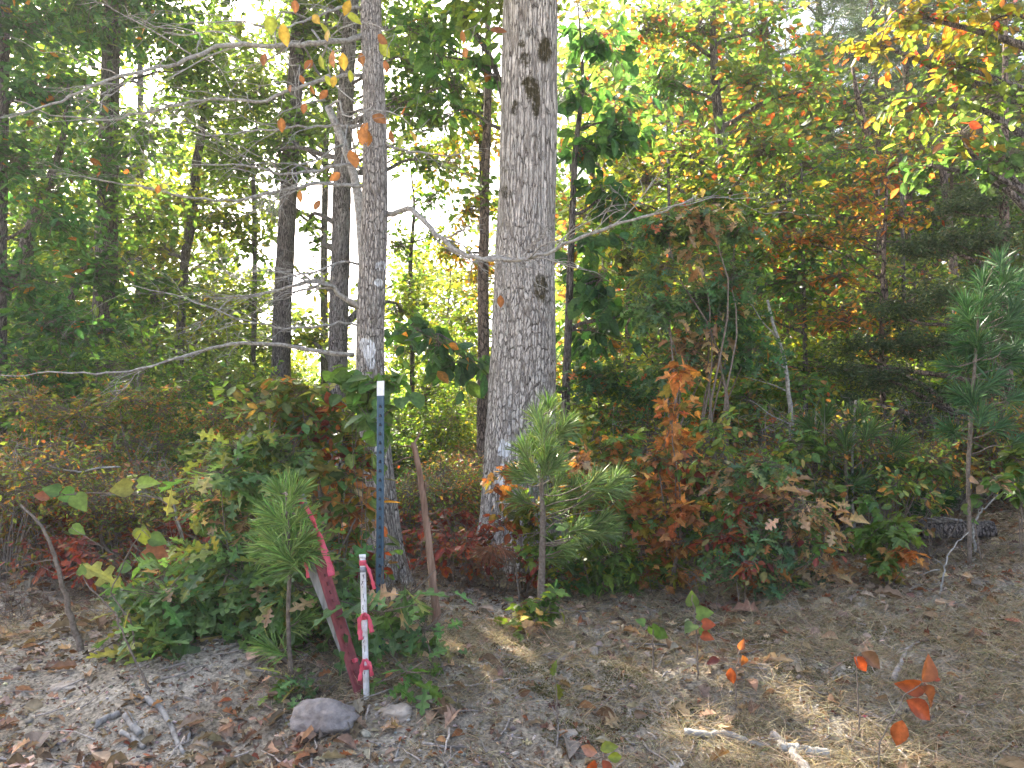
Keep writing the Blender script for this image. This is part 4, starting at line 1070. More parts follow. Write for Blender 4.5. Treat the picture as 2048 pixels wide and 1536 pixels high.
def place(src, px_, Y, s):
    p_ = on_ground(px_, Y)
    kind_ = {id(sA): 'yellow-green shrub of the sunlit underwood', id(sB): 'dark green shrub of the underwood', id(sC): 'low rust-brown leafy shrub'}[id(src)]
    if first.pop(id(src), None): src.location = p_; src.scale = (s, s, s); LATER.append((src, kind_, px_, Y)); return
    LATER.append((copy_thing(src, p_, rng.random() * 6.28, (s, s, s * rng.uniform(.85, 1.15)), 'shrub'), kind_, px_, Y))
for px_, Y, s in [(470, 12, 1), (330, 15, 1.2), (640, 14, .9), (840, 13, .8), (900, 16, 1), (140, 16, 1.3), (560, 17, 1.2), (1190, 15, 1), (1310, 17, 1), (1640, 14, .7), (1800, 15, .6), (1900, 16, .7), (760, 17, 1.1), (420, 19, 1.4), (40, 14, 1), (1130, 18, 1.2), (1450, 18, 1), (980, 20, 1.2), (230, 20, 1.5), (1740, 19, .9), (860, 21, 1.2), (650, 20, 1.3), (1345, 10, 1.1), (1480, 11, 1.1), (1600, 10.4, 1), (1720, 11.2, 1), (1840, 11, 1), (1950, 10.6, 1), (1245, 10.6, .9), (2050, 11.5, 1)]:
    place(sA, px_, Y, s)
for px_, Y, s in [(90, 11, 1.2), (250, 13, 1.2), (-60, 12, 1.3), (520, 15, 1), (820, 16, 1.1), (1240, 12, .9), (1390, 13, 1), (1500, 14, 1), (700, 13, .9), (930, 22, 1.3), (1600, 18, 1), (1170, 11, .7), (380, 11, .9), (1990, 13, .8), (2080, 11, 1), (180, 18, 1.4), (620, 18, 1.2), (1350, 21, 1.3)]:
    place(sB, px_, Y, s)
for px_, Y, s in [(880, 9.5, .8), (940, 11, 1), (860, 12.5, 1), (180, 8, .9), (60, 8.5, 1), (320, 7.6, .9), (420, 8.2, .8), (20, 7.4, .8), (1200, 9.5, .9), (1500, 9.5, 1), (1620, 11, 1), (1750, 12, 1), (1850, 13, 1), (1920, 11, .8), (820, 8, .6), (1300, 11, 1), (1400, 9, .8), (950, 14, 1.1), (1700, 15, 1.2), (1980, 15, 1.2), (250, 9.5, 1), (530, 9, .9), (1110, 12, 1), (1560, 13, 1), (1820, 9.5, .7)]:
    place(sC, px_, Y, s)

tB = shrub_proto(86, 'loose twiggy bush of fine olive and rusty leaves along the tree line', 'twiggy bushes along the tree line', FINE + RUST, .05, 1.05, .75, 42, per=7)
mb = MB(); rng = np.random.default_rng(87)
for _ in range(60):
    a = rng.random() * 6.28; rr = rng.uniform(.1, .8); e = np.array((math.cos(a) * rr, math.sin(a) * rr, rng.uniform(.3, 1.15)))
    b0 = np.array((math.cos(a) * rr * .3, math.sin(a) * rr * .3, -.02)); pts = wander(b0, e, 8, .05, rng); mb.tube(pts, np.linspace(.004, .0012, 8), 5, 0)
    for _ in range(3):
        q_ = pts[rng.integers(3, 8)]; mb.tube(wander(q_, q_ + rng.normal(0, .13, 3), 4, .1, rng), np.linspace(.002, .0008, 4), 4, 0)
mb.build('bare_twigs', M_DEAD, tB)
rng = np.random.default_rng(88)
for k, (px_, Y, s) in enumerate([(250, 6.9, .8), (40, 6.8, .95), (140, 7.3, 1.0), (340, 7.1, .9), (460, 7.2, .9), (580, 7.3, .9), (830, 7.6, .7), (905, 8.4, .8), (1230, 7.2, .9), (1400, 7.4, 1), (1480, 7.0, .9), (1590, 7.3, .95), (1680, 7.6, 1), (1760, 7.2, .8), (1840, 8.4, .9), (1960, 9.6, 1), (2060, 8.0, .9), (1300, 8.1, 1.1), (1540, 8.3, 1.2), (1900, 8.6, 1.1), (960, 9.2, .8)]):
    p_ = on_ground(px_, Y)
    if k == 0: tB.location = p_; tB.scale = (s, s, s); LATER.append((tB, 'loose twiggy bush of fine olive leaves', px_, Y))
    else: LATER.append((copy_thing(tB, p_, rng.random() * 6.28, (s, s, s * rng.uniform(.85, 1.25)), 'bush'), 'loose twiggy bush of fine olive leaves', px_, Y))

# --- the rusty haze of small leaves on the left
for k, (bx, Y, cl, lab) in enumerate([
    (110, 7.6, [(60, 800, 90, 60), (150, 830, 90, 60), (70, 900, 90, 50), (170, 940, 90, 60), (40, 980, 80, 50), (120, 1020, 90, 40)], 'rusty small-leaved bush at the left edge below the dark-crowned oak'),
    (300, 8.0, [(240, 800, 80, 50), (320, 810, 70, 50), (250, 880, 90, 50), (340, 890, 80, 50), (280, 960, 90, 50), (370, 970, 70, 50), (300, 1030, 90, 40)], 'rusty small-leaved bush under the end of the long pale limb'),
    (450, 8.6, [(430, 830, 60, 40), (460, 900, 60, 45), (430, 980, 60, 45), (500, 860, 50, 40), (500, 960, 50, 50)], 'rusty and green bush just left of the pine seedling tuft')]):
    shrub('shrub', lab, 'shrub', (bx, 1100), Y, [(x, y, rx, ry, 75, 11, OVAL, .042, RUST + YGREEN[:1] if (x + y) % 3 else RUST + GREEN, .1) for x, y, rx, ry in cl], 90 + k, stem_r=.014, lmat=M_LEAF, depth=1.0)

def tiny(label, base, Y, seed, cl, cat='shrub', name='shrub', **kw):
    return shrub(name, label, cat, base, Y, cl, seed, **kw)

# --- low red leaves between the shrubs
rng = np.random.default_rng(101)
spots = [(160, 1110), (230, 1150), (300, 1120), (90, 1100), (200, 1190), (380, 1060), (440, 1110), (60, 1180), (330, 1180),
         (820, 1080), (860, 1010), (900, 1090), (940, 1130), (880, 1150), (935, 1030), (1010, 1040), (900, 970), (810, 1000), (960, 1150), (1010, 1150), (1060, 1160)]
src = None
for k, (x, y) in enumerate(spots):
    if src is None:
        src = shrub('red_leaved_seedling', 'low red-leaved seedling between the shrubs at the foot of the trees', 'seedling', (x, y + 55), 6.2,
              [(x, y, 42, 40, 16, 6, OVALF, .05, REDS, .4), (x + 20, y + 22, 30, 24, 8, 5, OVALF, .045, REDS + RUST, .4)], 102, 'red-leaved seedlings at the foot of the trees', stem_r=.004)
        LATER.append((src, 'low red-leaved seedling', x, 6.2))
    else:
        Y = 6.0 + (1190 - y) * .006; p_ = W(x, y, Y); z = float(gz(p_[0], Y))
        LATER.append((copy_thing(src, (p_[0], Y, z - rng.random() * .03), rng.random() * 6.28, rng.uniform(.8, 1.3), 'seedling'), 'low red-leaved seedling', x, Y + y * 1e-4))

# --- slender bare saplings
def pole(name, label, cat, pts, w0, w1, Y, seed, mat=M_LIMB, stubs=(), wig=.004, wob=.05, onground=True, Y1=None, group=None):
    rng = np.random.default_rng(seed)
    YS = np.linspace(Y, Y1 or Y, len(pts))
    P = np.array([W(x, y, yy) for (x, y), yy in zip(pts, YS)])
    if onground: P[0][2] = float(gz(P[0][0], P[0][1])) - .04
    o = P[0] + np.array((0, 0, .04)) if onground else P[0]
    root = thing(name, label, cat, o, group)
    s_ = np.concatenate([[0], np.cumsum(np.linalg.norm(np.diff(P, axis=0), axis=1))]); u = np.linspace(0, s_[-1], 22)
    Pq = np.stack([np.interp(u, s_, P[:, k]) for k in range(3)], 1)
    for _ in range(2): Pq[1:-1] = (Pq[:-2] + 2 * Pq[1:-1] + Pq[2:]) / 4
    Pq[1:-1] += rng.normal(0, wig, Pq[1:-1].shape)
    mb = MB(); mb.tube(Pq, np.linspace(S(w0, Y), S(w1, Y), 22) / 2, 12, 0, wob=wob, rng=rng); mb.build('stem', mat, root, o)
    for a_, b_, w in stubs:
        mb = MB(); A = W(*a_, np.interp(a_[1], [min(p[1] for p in pts), max(p[1] for p in pts)], [YS[-1], YS[0]])); B = W(*b_, Y + rng.uniform(-.1, .15))
        mb.tube(wander(A, B, 8, .04, rng), np.linspace(S(w, Y) / 2, S(w, Y) / 5, 8), 6, 0, wob=.05, rng=rng); mb.build('branch', mat, root, o)
    return root
pole('sapling', 'slender pale grey sapling stem standing alone before the cedar', 'sapling', [(1592, 975), (1585, 880), (1578, 780), (1568, 710), (1552, 670), (1535, 600)], 14, 5, 7.4, 111,
     stubs=[((1578, 785), (1480, 750), 3), ((1583, 850), (1500, 800), 3), ((1585, 880), (1700, 890), 3), ((1575, 740), (1530, 720), 3), ((1588, 930), (1640, 905), 3), ((1560, 690), (1495, 600), 4)])
pole('sapling', 'thin grey bare stem with forked twigs among the far pine seedlings', 'sapling', [(1702, 1010), (1703, 930), (1708, 860), (1712, 800)], 8, 4, 7.0, 112,
     stubs=[((1702, 900), (1620, 930), 2.5), ((1704, 960), (1655, 900), 2.5), ((1706, 880), (1770, 850), 2.5), ((1703, 1000), (1630, 950), 2.5)])
pole('snag', 'brown barkless broken sapling stub standing right of the blue post', 'dead stem', [(877, 1302), (872, 1230), (862, 1120), (852, 1040), (843, 970), (832, 905), (826, 885)], 17, 11, 5.0, 113, mat=M_BROWN, wig=.002,
     stubs=[((826, 888), (842, 860), 5), ((828, 895), (790, 888), 4), ((833, 912), (782, 930), 3), ((858, 1030), (880, 1018), 5), ((862, 1060), (885, 1058), 3), ((856, 1075), (838, 1090), 3), ((850, 965), (853, 1000), 6), ((830, 900), (850, 880), 2)])
pole('stick', 'dark leaning dead stick standing in the bank at the left', 'dead stem', [(166, 1320), (148, 1255), (128, 1180), (108, 1110), (95, 1070), (70, 1035), (42, 1010)], 13, 4, 4.8, 114, mat=M_TWIG,
     stubs=[((128, 1180), (0, 1190), 2), ((118, 1150), (30, 1110), 2), ((122, 1160), (170, 1140), 2), ((108, 1120), (10, 1140), 2), ((135, 1200), (200, 1230), 2)])
pole('sapling', 'thin bent bare stem between the leaning stick and the pine seedling', 'sapling', [(378, 1150), (370, 1090), (358, 1050), (350, 1015), (345, 1000)], 7, 4, 5.4, 115,
     stubs=[((346, 1002), (300, 985), 2), ((300, 985), (200, 992), 1.6)])
pole('sapling', 'slim grey dying stem rising among red leaves, left of the slim oak', 'sapling', [(648, 1170), (645, 1060), (640, 980), (636, 930), (628, 880)], 9, 5, 5.3, 116,
     stubs=[((634, 900), (580, 850), 3), ((634, 905), (690, 880), 3), ((630, 885), (700, 830), 4)])
pole('fallen_branch', 'bleached crooked branch hanging in the rusty bush at the left edge', 'branch', [(50, 962), (80, 948), (120, 938), (160, 945), (200, 936), (240, 934)], 2.5, 4, 6.6, 117, onground=False,
     stubs=[((120, 938), (80, 915), 2)])
pole('forked_twig', 'forked bleached twig arching over the hollow log', 'branch', [(1952, 1085), (1944, 1060), (1955, 1030), (1975, 1010), (1995, 990)], 6, 3, 6.6, 118, stubs=[((1957, 1028), (1962, 1000), 2), ((1944, 1060), (1925, 1040), 2)])
pole('stick', 'bent pale twig rooted in the ground before the hollow log', 'dead stem', [(1875, 1150), (1895, 1110), (1920, 1080), (1938, 1064)], 4, 2, 5.6, 119, stubs=[((1885, 1130), (1860, 1110), 2), ((1880, 1140), (1838, 1150), 3)])

# --- oak sprouts: the green lobed bush on the left
GL = [(.11, .205, .08, 5), (.15, .25, .09, 4), (.085, .16, .06, 3), (.24, .27, .08, 2), (.36, .27, .17, .9)]
for k, (base, Y, cl, lab) in enumerate([
    ((330, 1370), 4.75, [(300, 1225, 38, 34, 9), (350, 1300, 44, 38, 9), (290, 1310, 34, 30, 7), (380, 1220, 44, 30, 9), (330, 1190, 30, 22, 5), (300, 1360, 40, 20, 4)], 'outermost clump of green lobed oak leaves above the fallen white sticks'),
    ((450, 1380), 4.8, [(430, 1190, 46, 34, 10), (480, 1250, 44, 38, 10), (420, 1300, 48, 38, 10), (470, 1340, 48, 34, 8), (500, 1180, 36, 30, 7), (470, 1130, 40, 26, 6), (440, 1100, 30, 24, 4), (390, 1340, 40, 26, 5)], 'middle clump of green lobed oak leaves under the pine seedling'),
    ((570, 1370), 4.7, [(560, 1280, 40, 40, 8), (620, 1240, 38, 40, 9), (640, 1310, 40, 34, 9), (545, 1210, 36, 32, 7), (600, 1180, 34, 28, 6), (690, 1200, 26, 40, 5), (540, 1150, 36, 24, 5), (640, 1110, 30, 30, 5)], 'clump of green lobed oak leaves behind the leaning red post')]):
    shrub('oak_sprout', lab, 'oak sprout', base, Y, [(x, y, rx, ry, n, 6, REDOAK if j % 2 else LOBED, .165, GL) for j, (x, y, rx, ry, n) in enumerate(cl)], 120 + k, stem_r=.006)
shrub('oak_sprout', 'tall oak sprout with pale green and yellowing lobed leaves above the pine seedling', 'oak sprout', (520, 1330), 4.9,
      [(470, 900, 60, 24, 6, 5, REDOAK, .15, [(.10, .17, .06, 4), (.2, .24, .06, 2), (.07, .14, .05, 2)]), (540, 880, 50, 26, 6, 5, REDOAK, .15, [(.12, .19, .06, 4), (.22, .24, .05, 2)]),
       (440, 950, 50, 30, 7, 5, REDOAK, .15, GL), (500, 970, 50, 30, 6, 5, REDOAK, .14, GL), (580, 920, 40, 34, 6, 5, REDOAK, .14, [(.1, .17, .06, 4), (.2, .22, .06, 2)]),
       (430, 1010, 40, 34, 6, 5, REDOAK, .13, GL + TAN), (480, 1040, 34, 34, 4, 5, REDOAK, .13, GL + TAN)], 125, stem_r=.007)
shrub('oak_sprout', 'small oak sprout with very large lobed leaves right of the blue post', 'oak sprout', (800, 1335), 4.5,
      [(765, 1225, 26, 22, 3, 4, REDOAK, .2, GL, .8), (805, 1215, 26, 22, 3, 4, REDOAK, .2, GL, .8), (850, 1260, 34, 30, 4, 5, LOBED, .13, GL)], 126, stem_r=.005)
shrub('oak_sprout', 'ground-hugging oak sprout with fresh green leaves at the foot of the brown stub', 'oak sprout', (850, 1380), 4.2,
      [(815, 1345, 26, 16, 3, 5, LOBED, .12, [(.08, .17, .05, 4), (.11, .2, .05, 2)]), (868, 1335, 20, 12, 2, 5, LOBED, .11, [(.08, .17, .05, 4), (.11, .2, .05, 2)])], 127, stem_r=.004)
shrub('oak_sprout', 'little green sprout growing over the top of the grey rock', 'oak sprout', (590, 1420), 4.1,
      [(585, 1365, 26, 18, 4, 5, LOBED, .1, GL), (610, 1375, 18, 12, 3, 4, LOBED, .09, GL)], 128, stem_r=.003)
shrub('sassafras_sapling', 'loose light green sapling with mixed rounded leaves behind the pine seedling', 'sapling', (470, 1300), 5.2,
      [(430, 1060, 50, 40, 7, 6, OVALF, .10, [(.12, .2, .07, 4), (.2, .24, .07, 2), (.3, .18, .1, 1)]), (500, 1070, 46, 40, 7, 6, OVALF, .10, GL), (400, 1120, 50, 34, 7, 6, LOBED, .13, GL), (480, 1000, 46, 34, 6, 6, ROUND, .085, [(.12, .2, .07, 4), (.3, .14, .06, 1)]),
       (560, 900, 50, 40, 7, 6, REDOAK, .14, [(.14, .22, .07, 4), (.25, .27, .07, 2)]), (620, 830, 50, 40, 7, 6, OVALF, .1, [(.14, .2, .06, 4), (.26, .22, .06, 2), (.34, .2, .1, 1)]), (520, 830, 44, 34, 5, 6, OVALF, .09, [(.14, .2, .06, 4), (.3, .2, .07, 1)]),
       (330, 1130, 40, 30, 5, 6, OVALF, .08, FINE + REDS[:1]), (250, 1180, 40, 30, 4, 6, OVALF, .07, FINE + REDS)], 229, stem_r=.005)
# --- round leaved sapling, green going orange and red
shrub('blackgum_sapling', 'round-leaved sapling turning green to orange and dark red, left of the slim oak', 'sapling', (660, 1250), 5.3,
      [(600, 790, 50, 30, 8, 5, OVALF, .10, [(.12, .17, .05, 4), (.2, .2, .05, 2), (.3, .17, .08, 1)]), (550, 770, 40, 20, 5, 5, OVALF, .09, [(.12, .18, .05, 4), (.3, .15, .05, 1)]),
       (560, 840, 60, 34, 9, 6, OVALF, .09, MIXED + YELLOW), (640, 850, 50, 34, 10, 6, OVALF, .085, MIXED + REDS), (610, 880, 50, 28, 9, 6, OVALF, .08, REDS[:1] + MIXED),
       (690, 880, 36, 30, 7, 6, OVALF, .08, REDS[:1] + MIXED + YELLOW), (720, 920, 30, 28, 7, 6, OVALF, .075, REDS + MIXED), (680, 960, 50, 34, 10, 6, OVALF, .095, MIXED + ORANGE),
       (720, 1010, 34, 36, 8, 6, OVALF, .1, ORANGE + YELLOW + TAN), (660, 1030, 44, 34, 8, 6, OVALF, .1, TAN + ORANGE + MIXED), (690, 1080, 40, 36, 9, 6, OVALF, .09, MIXED + ORANGE),
       (620, 950, 36, 30, 6, 5, OVALF, .09, MIXED + YELLOW), (705, 830, 30, 34, 4, 5, OVALF, .095, [(.14, .22, .06, 4), (.28, .24, .06, 1.5)]), (740, 905, 22, 30, 3, 5, OVALF, .09, [(.14, .22, .06, 4), (.3, .2, .06, 1.5)]), (500, 800, 50, 30, 5, 5, OVALF, .09, [(.14, .22, .06, 4), (.3, .2, .06, 1.5)]), (700, 1130, 36, 36, 8, 6, OVALF, .09, MIXED + REDS), (750, 1120, 24, 40, 5, 5, OVALF, .08, MIXED + REDS[:1])], 130, stem_r=.008)
shrub('vine', 'vine with fresh rounded green leaves climbing over the top of the blue post', 'vine', (700, 1240), 5.1,
      [(710, 765, 26, 20, 5, 4, ROUND, .11, [(.10, .19, .06, 5), (.13, .22, .07, 2)], .8), (765, 765, 34, 20, 5, 4, ROUND, .11, [(.10, .19, .06, 5), (.13, .22, .07, 2)], .6), (735, 810, 18, 28, 4, 4, ROUND, .12, [(.10, .19, .06, 5), (.15, .22, .07, 2)], .9), (755, 850, 16, 18, 3, 4, ROUND, .11, [(.10, .19, .06, 5)], .9)], 131, stem_r=.003)
# --- vine leaves on the left
def leaf_sprig(name, label, cat, base, Y, path, leaves, tm, pal, seed, wood=None, w=3, group=None, lm=None, tint=None):
    """a twig with a few large leaves, each placed: (x, y, length, heading degrees in view[, palette])"""
    rng = np.random.default_rng(seed)
    b = W(base[0], base[1], Y); b[2] = float(gz(b[0], b[1]))
    root = thing(name, label, cat, b, group); st = MB()
    P = np.array([W(x, y, Y) for x, y in path]); P[0] = b - np.array((0, 0, .02))
    s_ = np.concatenate([[0], np.cumsum(np.linalg.norm(np.diff(P, axis=0), axis=1))]); u = np.linspace(0, s_[-1], 18)
    Pq = np.stack([np.interp(u, s_, P[:, k]) for k in range(3)], 1); Pq[1:-1] += rng.normal(0, .003, Pq[1:-1].shape)
    st.tube(Pq, np.linspace(S(w, Y) / 2, S(w, Y) / 4, 18) * 1.35, 6, 0)
    lf = []
    for L in leaves:
        x, y, ln, hd = L[:4]; p_ = W(x, y, Y + rng.uniform(-.05, .05)); a = math.radians(hd)
        i = np.argmin(np.linalg.norm(Pq - p_, axis=1)); st.tube(np.stack([Pq[i], (Pq[i] + p_) / 2, p_]), [.0026, .0022, .0018], 5, 0)
        d = np.array([[math.cos(a), rng.normal(-.15, .25), math.sin(a)]])
        z = norm(np.array([[rng.normal(0, .35), -1, .45 + rng.normal(0, .3)]]))
        xx = norm(d); z = norm(z - xx * (xx * z).sum(1, keepdims=True)); fr = np.stack([xx, np.cross(z, xx), z], 1)
        mb = MB(); mb.instances(tm, p_[None], fr, np.array([S(ln, Y)]), pick(L[4] if len(L) > 4 else pal, 1, rng, .1), smooth=True); lf.append(mb)
    st.build('stem', wood or M_TWIG, root, b)
    for m_ in lf: m_.build('leaf', lm or M_LEAFN, root, b)
    return root
GV = [(.10, .19, .05, 5), (.13, .22, .05, 3)]
YV = [(.22, .28, .05, 3)]
RV = [(.34, .075, .03, 3), (.28, .10, .04, 2)]
leaf_sprig('greenbrier', 'greenbrier stem with yellow-green rounded leaves arching over the rusty bushes', 'vine', (385, 1190), 5.2, [(385, 1190), (378, 1120), (352, 1040), (330, 1000), (280, 990), (200, 985), (130, 990)],
    [(265, 975, 44, 185, YV), (275, 968, 42, 10, YV), (150, 985, 38, 200), (150, 990, 40, -50), (120, 985, 34, 160), (100, 993, 30, 170, RV), (280, 1055, 34, -70, YV)], HEART, GV, 140)
leaf_sprig('greenbrier', 'upright greenbrier with green leaves and one bright red leaf left of the bent bare stem', 'vine', (275, 1290), 4.6, [(275, 1290), (262, 1240), (220, 1190), (250, 1120), (285, 1060)],
    [(285, 1060, 36, -80, YV), (300, 1075, 34, -20), (290, 1098, 50, -10, RV), (290, 1115, 36, -30), (262, 1130, 30, 200), (142, 1055, 30, -20)], HEART, GV, 141)
leaf_sprig('greenbrier', 'thin green stem with spaced small leaves rising from the end of the white stick', 'vine', (300, 1400), 4.2, [(300, 1400), (285, 1350), (260, 1300), (230, 1230), (195, 1190), (172, 1165)],
    [(165, 1150, 22, 100), (395, 1160, 40, 30, [(.35, .35, .25, 1)])][:1], HEART, GV, 142, w=4)
leaf_sprig('seedling', 'seedling with five rounded pale green leaves and two rusty ones on the open bank', 'seedling', (1395, 1300), 4.4, [(1395, 1300), (1392, 1260), (1388, 1225), (1385, 1190)],
    [(1385, 1212, 30, 95), (1392, 1228, 34, 10), (1388, 1248, 32, 200), (1400, 1255, 26, -30), (1404, 1248, 26, 0, RV), (1402, 1270, 26, -10, RV)], HEART, GV, 143)
leaf_sprig('seedling', 'tiny seedling with two pale green leaves on the crest of the bank', 'seedling', (1305, 1290), 4.5, [(1305, 1290), (1306, 1260), (1310, 1250)], [(1303, 1250, 30, -60), (1290, 1248, 20, 150), (1312, 1262, 28, -30)], HEART, GV, 144)
leaf_sprig('seedling', 'slim seedling with four glossy orange-red leaves nearest the camera on the bank', 'seedling', (1745, 1530), 3.3, [(1745, 1530), (1760, 1480), (1785, 1440), (1810, 1390), (1840, 1370)],
    [(1845, 1365, 52, 65), (1855, 1370, 55, 190), (1840, 1372, 54, -45), (1812, 1400, 56, -35), (1805, 1440, 50, -110), (1862, 1358, 18, 5)], OVALC, RV + REDS[2:3], 145, w=3)
leaf_sprig('seedling', 'tiny seedling with one folded red leaf and a brown one behind the orange-red seedling', 'seedling', (1716, 1390), 3.9, [(1716, 1390), (1714, 1350), (1712, 1315)], [(1708, 1312, 36, -50, RV), (1722, 1305, 44, -35, TAN)], OVALC, RV, 146)
leaf_sprig('seedling', 'tiny seedling with three drying red leaves in the middle of the bank', 'seedling', (1470, 1360), 4.1, [(1470, 1360), (1472, 1330), (1480, 1300)], [(1480, 1300, 22, 80), (1485, 1310, 26, -80), (1462, 1335, 30, -90), (1440, 1320, 26, 190, REDS)], OVALC, RV, 147)
leaf_sprig('seedling', 'low reddish-brown seedling at the foot of the slope below the pine sapling', 'seedling', (1115, 1400), 4.0, [(1115, 1400), (1112, 1370), (1108, 1350)], [(1105, 1352, 30, 80, TAN + RUST), (1110, 1365, 40, -70, RUST), (1118, 1362, 26, -20, RUST)], CURLED, RUST, 148)
leaf_sprig('seedling', 'seedling with rusty and yellow-green leaves at the bottom edge of the bank', 'seedling', (1210, 1550), 3.5, [(1210, 1550), (1205, 1520), (1200, 1500)], [(1200, 1500, 34, 20, YV), (1195, 1505, 34, 170, TAN), (1205, 1520, 32, -60, RV), (1215, 1515, 30, 0, YV), (1190, 1520, 30, -120, RV)], OVALC, RV, 149)
leaf_sprig('seedling', 'round-leaved seedling beside the hollow log', 'seedling', (1960, 1090), 6.3, [(1960, 1090), (1950, 1050), (1940, 1030)], [(1925, 1022, 26, 30), (1940, 1008, 26, 10), (1940, 1040, 18, -20), (1975, 975, 20, 40)], HEART, GV, 150)
leaf_sprig('fallen_twig', 'overhanging twig tip with big yellow and orange leaves glowing near the top of the slim oak', 'twig', (745, 0), 4.0, [(745, 0), (700, -10), (640, 20), (600, 40), (560, 45), (540, 35)],
    [], OVALF, YELLOW, 151)if 0 else None

# --- sourwood branches with glowing leaves hanging in at the top
rng = np.random.default_rng(160)
tr_ = make_tree('sourwood_tree', 'thin slanting tree crossing behind the slim oak, with scattered yellow and red hanging leaves', 'tree',
    [(600, -60, 10), (625, 60, 13), (650, 200, 15), (690, 290, 17), (712, 340, 18), (722, 450, 19), (730, 600, 20), (738, 800, 22), (748, 1000, 24)], 7.0, [], top=4.9, seed=161, bark=M_LIMB)
mb = MB(); tw = MB()
o = np.array(tr_.location)
hang = [(540, 30, 50, -85, 0), (565, 45, 48, -75, 1), (530, 105, 30, -80, 3), (563, 235, 30, -85, 2), (600, 380, 26, -95, 2), (625, 30, 30, -60, 1), (640, 45, 36, -40, 0), (655, 60, 30, -90, 1), (665, 100, 40, -80, 2), (640, 110, 30, -70, 0), (625, 120, 28, -100, 3),
        (685, 105, 36, -80, 1), (690, 25, 40, -30, 0), (700, 0, 34, -100, 1), (720, 105, 30, -80, 2), (755, 70, 34, -60, 3), (760, 80, 44, -75, 0), (770, 120, 28, -80, 3), (655, 180, 26, -120, 3), (610, 205, 24, -90, 3), (735, 245, 34, -110, 2), (725, 255, 40, -80, 2), (745, 230, 40, -70, 2),
        (780, 260, 28, -60, 3), (700, 300, 44, -60, 2), (735, 260, 36, -100, 2), (680, 345, 30, -110, 2), (820, 260, 34, -50, 1), (805, 275, 26, -90, 0), (590, 0, 30, -80, 3), (318, 370, 20, -90, 2), (640, 320, 24, -80, 0), (980, 60, 36, 10, 3), (925, 60, 28, -90, 2), (930, 95, 24, -100, 2), (940, 160, 28, -60, 0), (1000, 590, 26, -110, 3), (640, 400, 26, -120, 2),
        (650, 150, 24, -60, 0), (670, 150, 26, -100, 1), (600, 150, 20, -80, 3), (700, 140, 26, -90, 0), (620, 170, 22, -80, 2), (580, 170, 20, -100, 3), (290, 55, 18, -100, 2)]
cols = [(.34, .38, .05), (.48, .32, .06), (.40, .17, .06), (.30, .12, .05)]
Qs = None
for x, y, ln, hd, c in hang:
    Yk = rng.uniform(4.6, 5.6); p_ = W(x, y, Yk); a = math.radians(hd + rng.normal(0, 12))
    d = norm(np.array([[math.cos(a), rng.normal(0, .3), math.sin(a)]])); z = norm(np.array([[rng.normal(0, .8), -1, .3]])); z = norm(z - d * (d * z).sum(1, keepdims=True))
    mb.tube(wander(p_, p_ + np.array((rng.uniform(.02, .3), rng.uniform(.0, .15), rng.uniform(.06, .2))), 6, .06, rng), np.linspace(.0012, .0028, 6), 4, 1)
    mb.instances(OVALF, p_[None], np.stack([d, np.cross(z, d), z], 1), np.array([S(ln, Yk)]), np.array([cols[c]]) * rng.uniform(.7, 1.15), smooth=True)
for a_, b_ in (((620, 40), (530, 10)), ((640, 150), (600, 130)), ((655, 215), (730, 225)), ((640, 120), (770, 60)), ((700, 300), (820, 250)), ((650, 200), (560, 230)), ((690, 290), (600, 375)), ((625, 60), (700, 0)), ((640, 160), (740, 230)), ((710, 330), (680, 340))):
    A = W(*a_, 7.0); B = W(*b_, 5.1); tw = MB(); pts = wander(A, B, 10, .05, rng, .05); tw.tube(pts, np.linspace(.011, .003, 10), 6, 0)
    for _ in range(6):
        k = rng.integers(4, 10); tw.tube(wander(pts[k], pts[k] + rng.normal(0, .22, 3), 5, .06, rng), np.linspace(.003, .0012, 5), 4, 0)
    tw.build('branch', M_LIMB, tr_, o)
mb.build('crown', [M_LEAFN, M_LIMB], tr_, o)

# --- right side understory
TG = [(.08, .155, .075, 4), (.10, .19, .08, 3), (.14, .2, .07, 2), (.3, .11, .05, .5)]
shrub('oak_sapling', 'tall oak sapling hung with curled tan leaves, above the orange maple', 'sapling', (1400, 1150), 7.0,
      [(1330, 460, 50, 34, 20, 7, LOBED, .12, TG), (1400, 440, 50, 34, 16, 7, LOBED, .13, TAN + TG), (1470, 460, 50, 34, 14, 7, REDOAK, .12, TG), (1320, 540, 50, 38, 16, 7, REDOAK, .12, TG + YELLOW[:2]), (1400, 520, 55, 60, 5, 4, CURLED, .12, TAN),
       (1460, 560, 55, 36, 20, 7, REDOAK, .11, TG), (1390, 600, 45, 34, 20, 7, REDOAK, .11, TG), (1320, 620, 50, 34, 20, 7, REDOAK, .11, TG), (1450, 640, 50, 36, 16, 7, REDOAK, .12, DEEP), (1420, 650, 70, 60, 5, 4, CURLED, .13, TAN), (1380, 700, 50, 30, 12, 7, LOBED, .13, TG + TAN), (1440, 720, 60, 40, 3, 4, CURLED, .12, TAN), (1500, 700, 50, 40, 14, 7, REDOAK, .12, DEEP), (1340, 740, 45, 34, 12, 7, REDOAK, .12, TG)], 170, stem_r=.014)
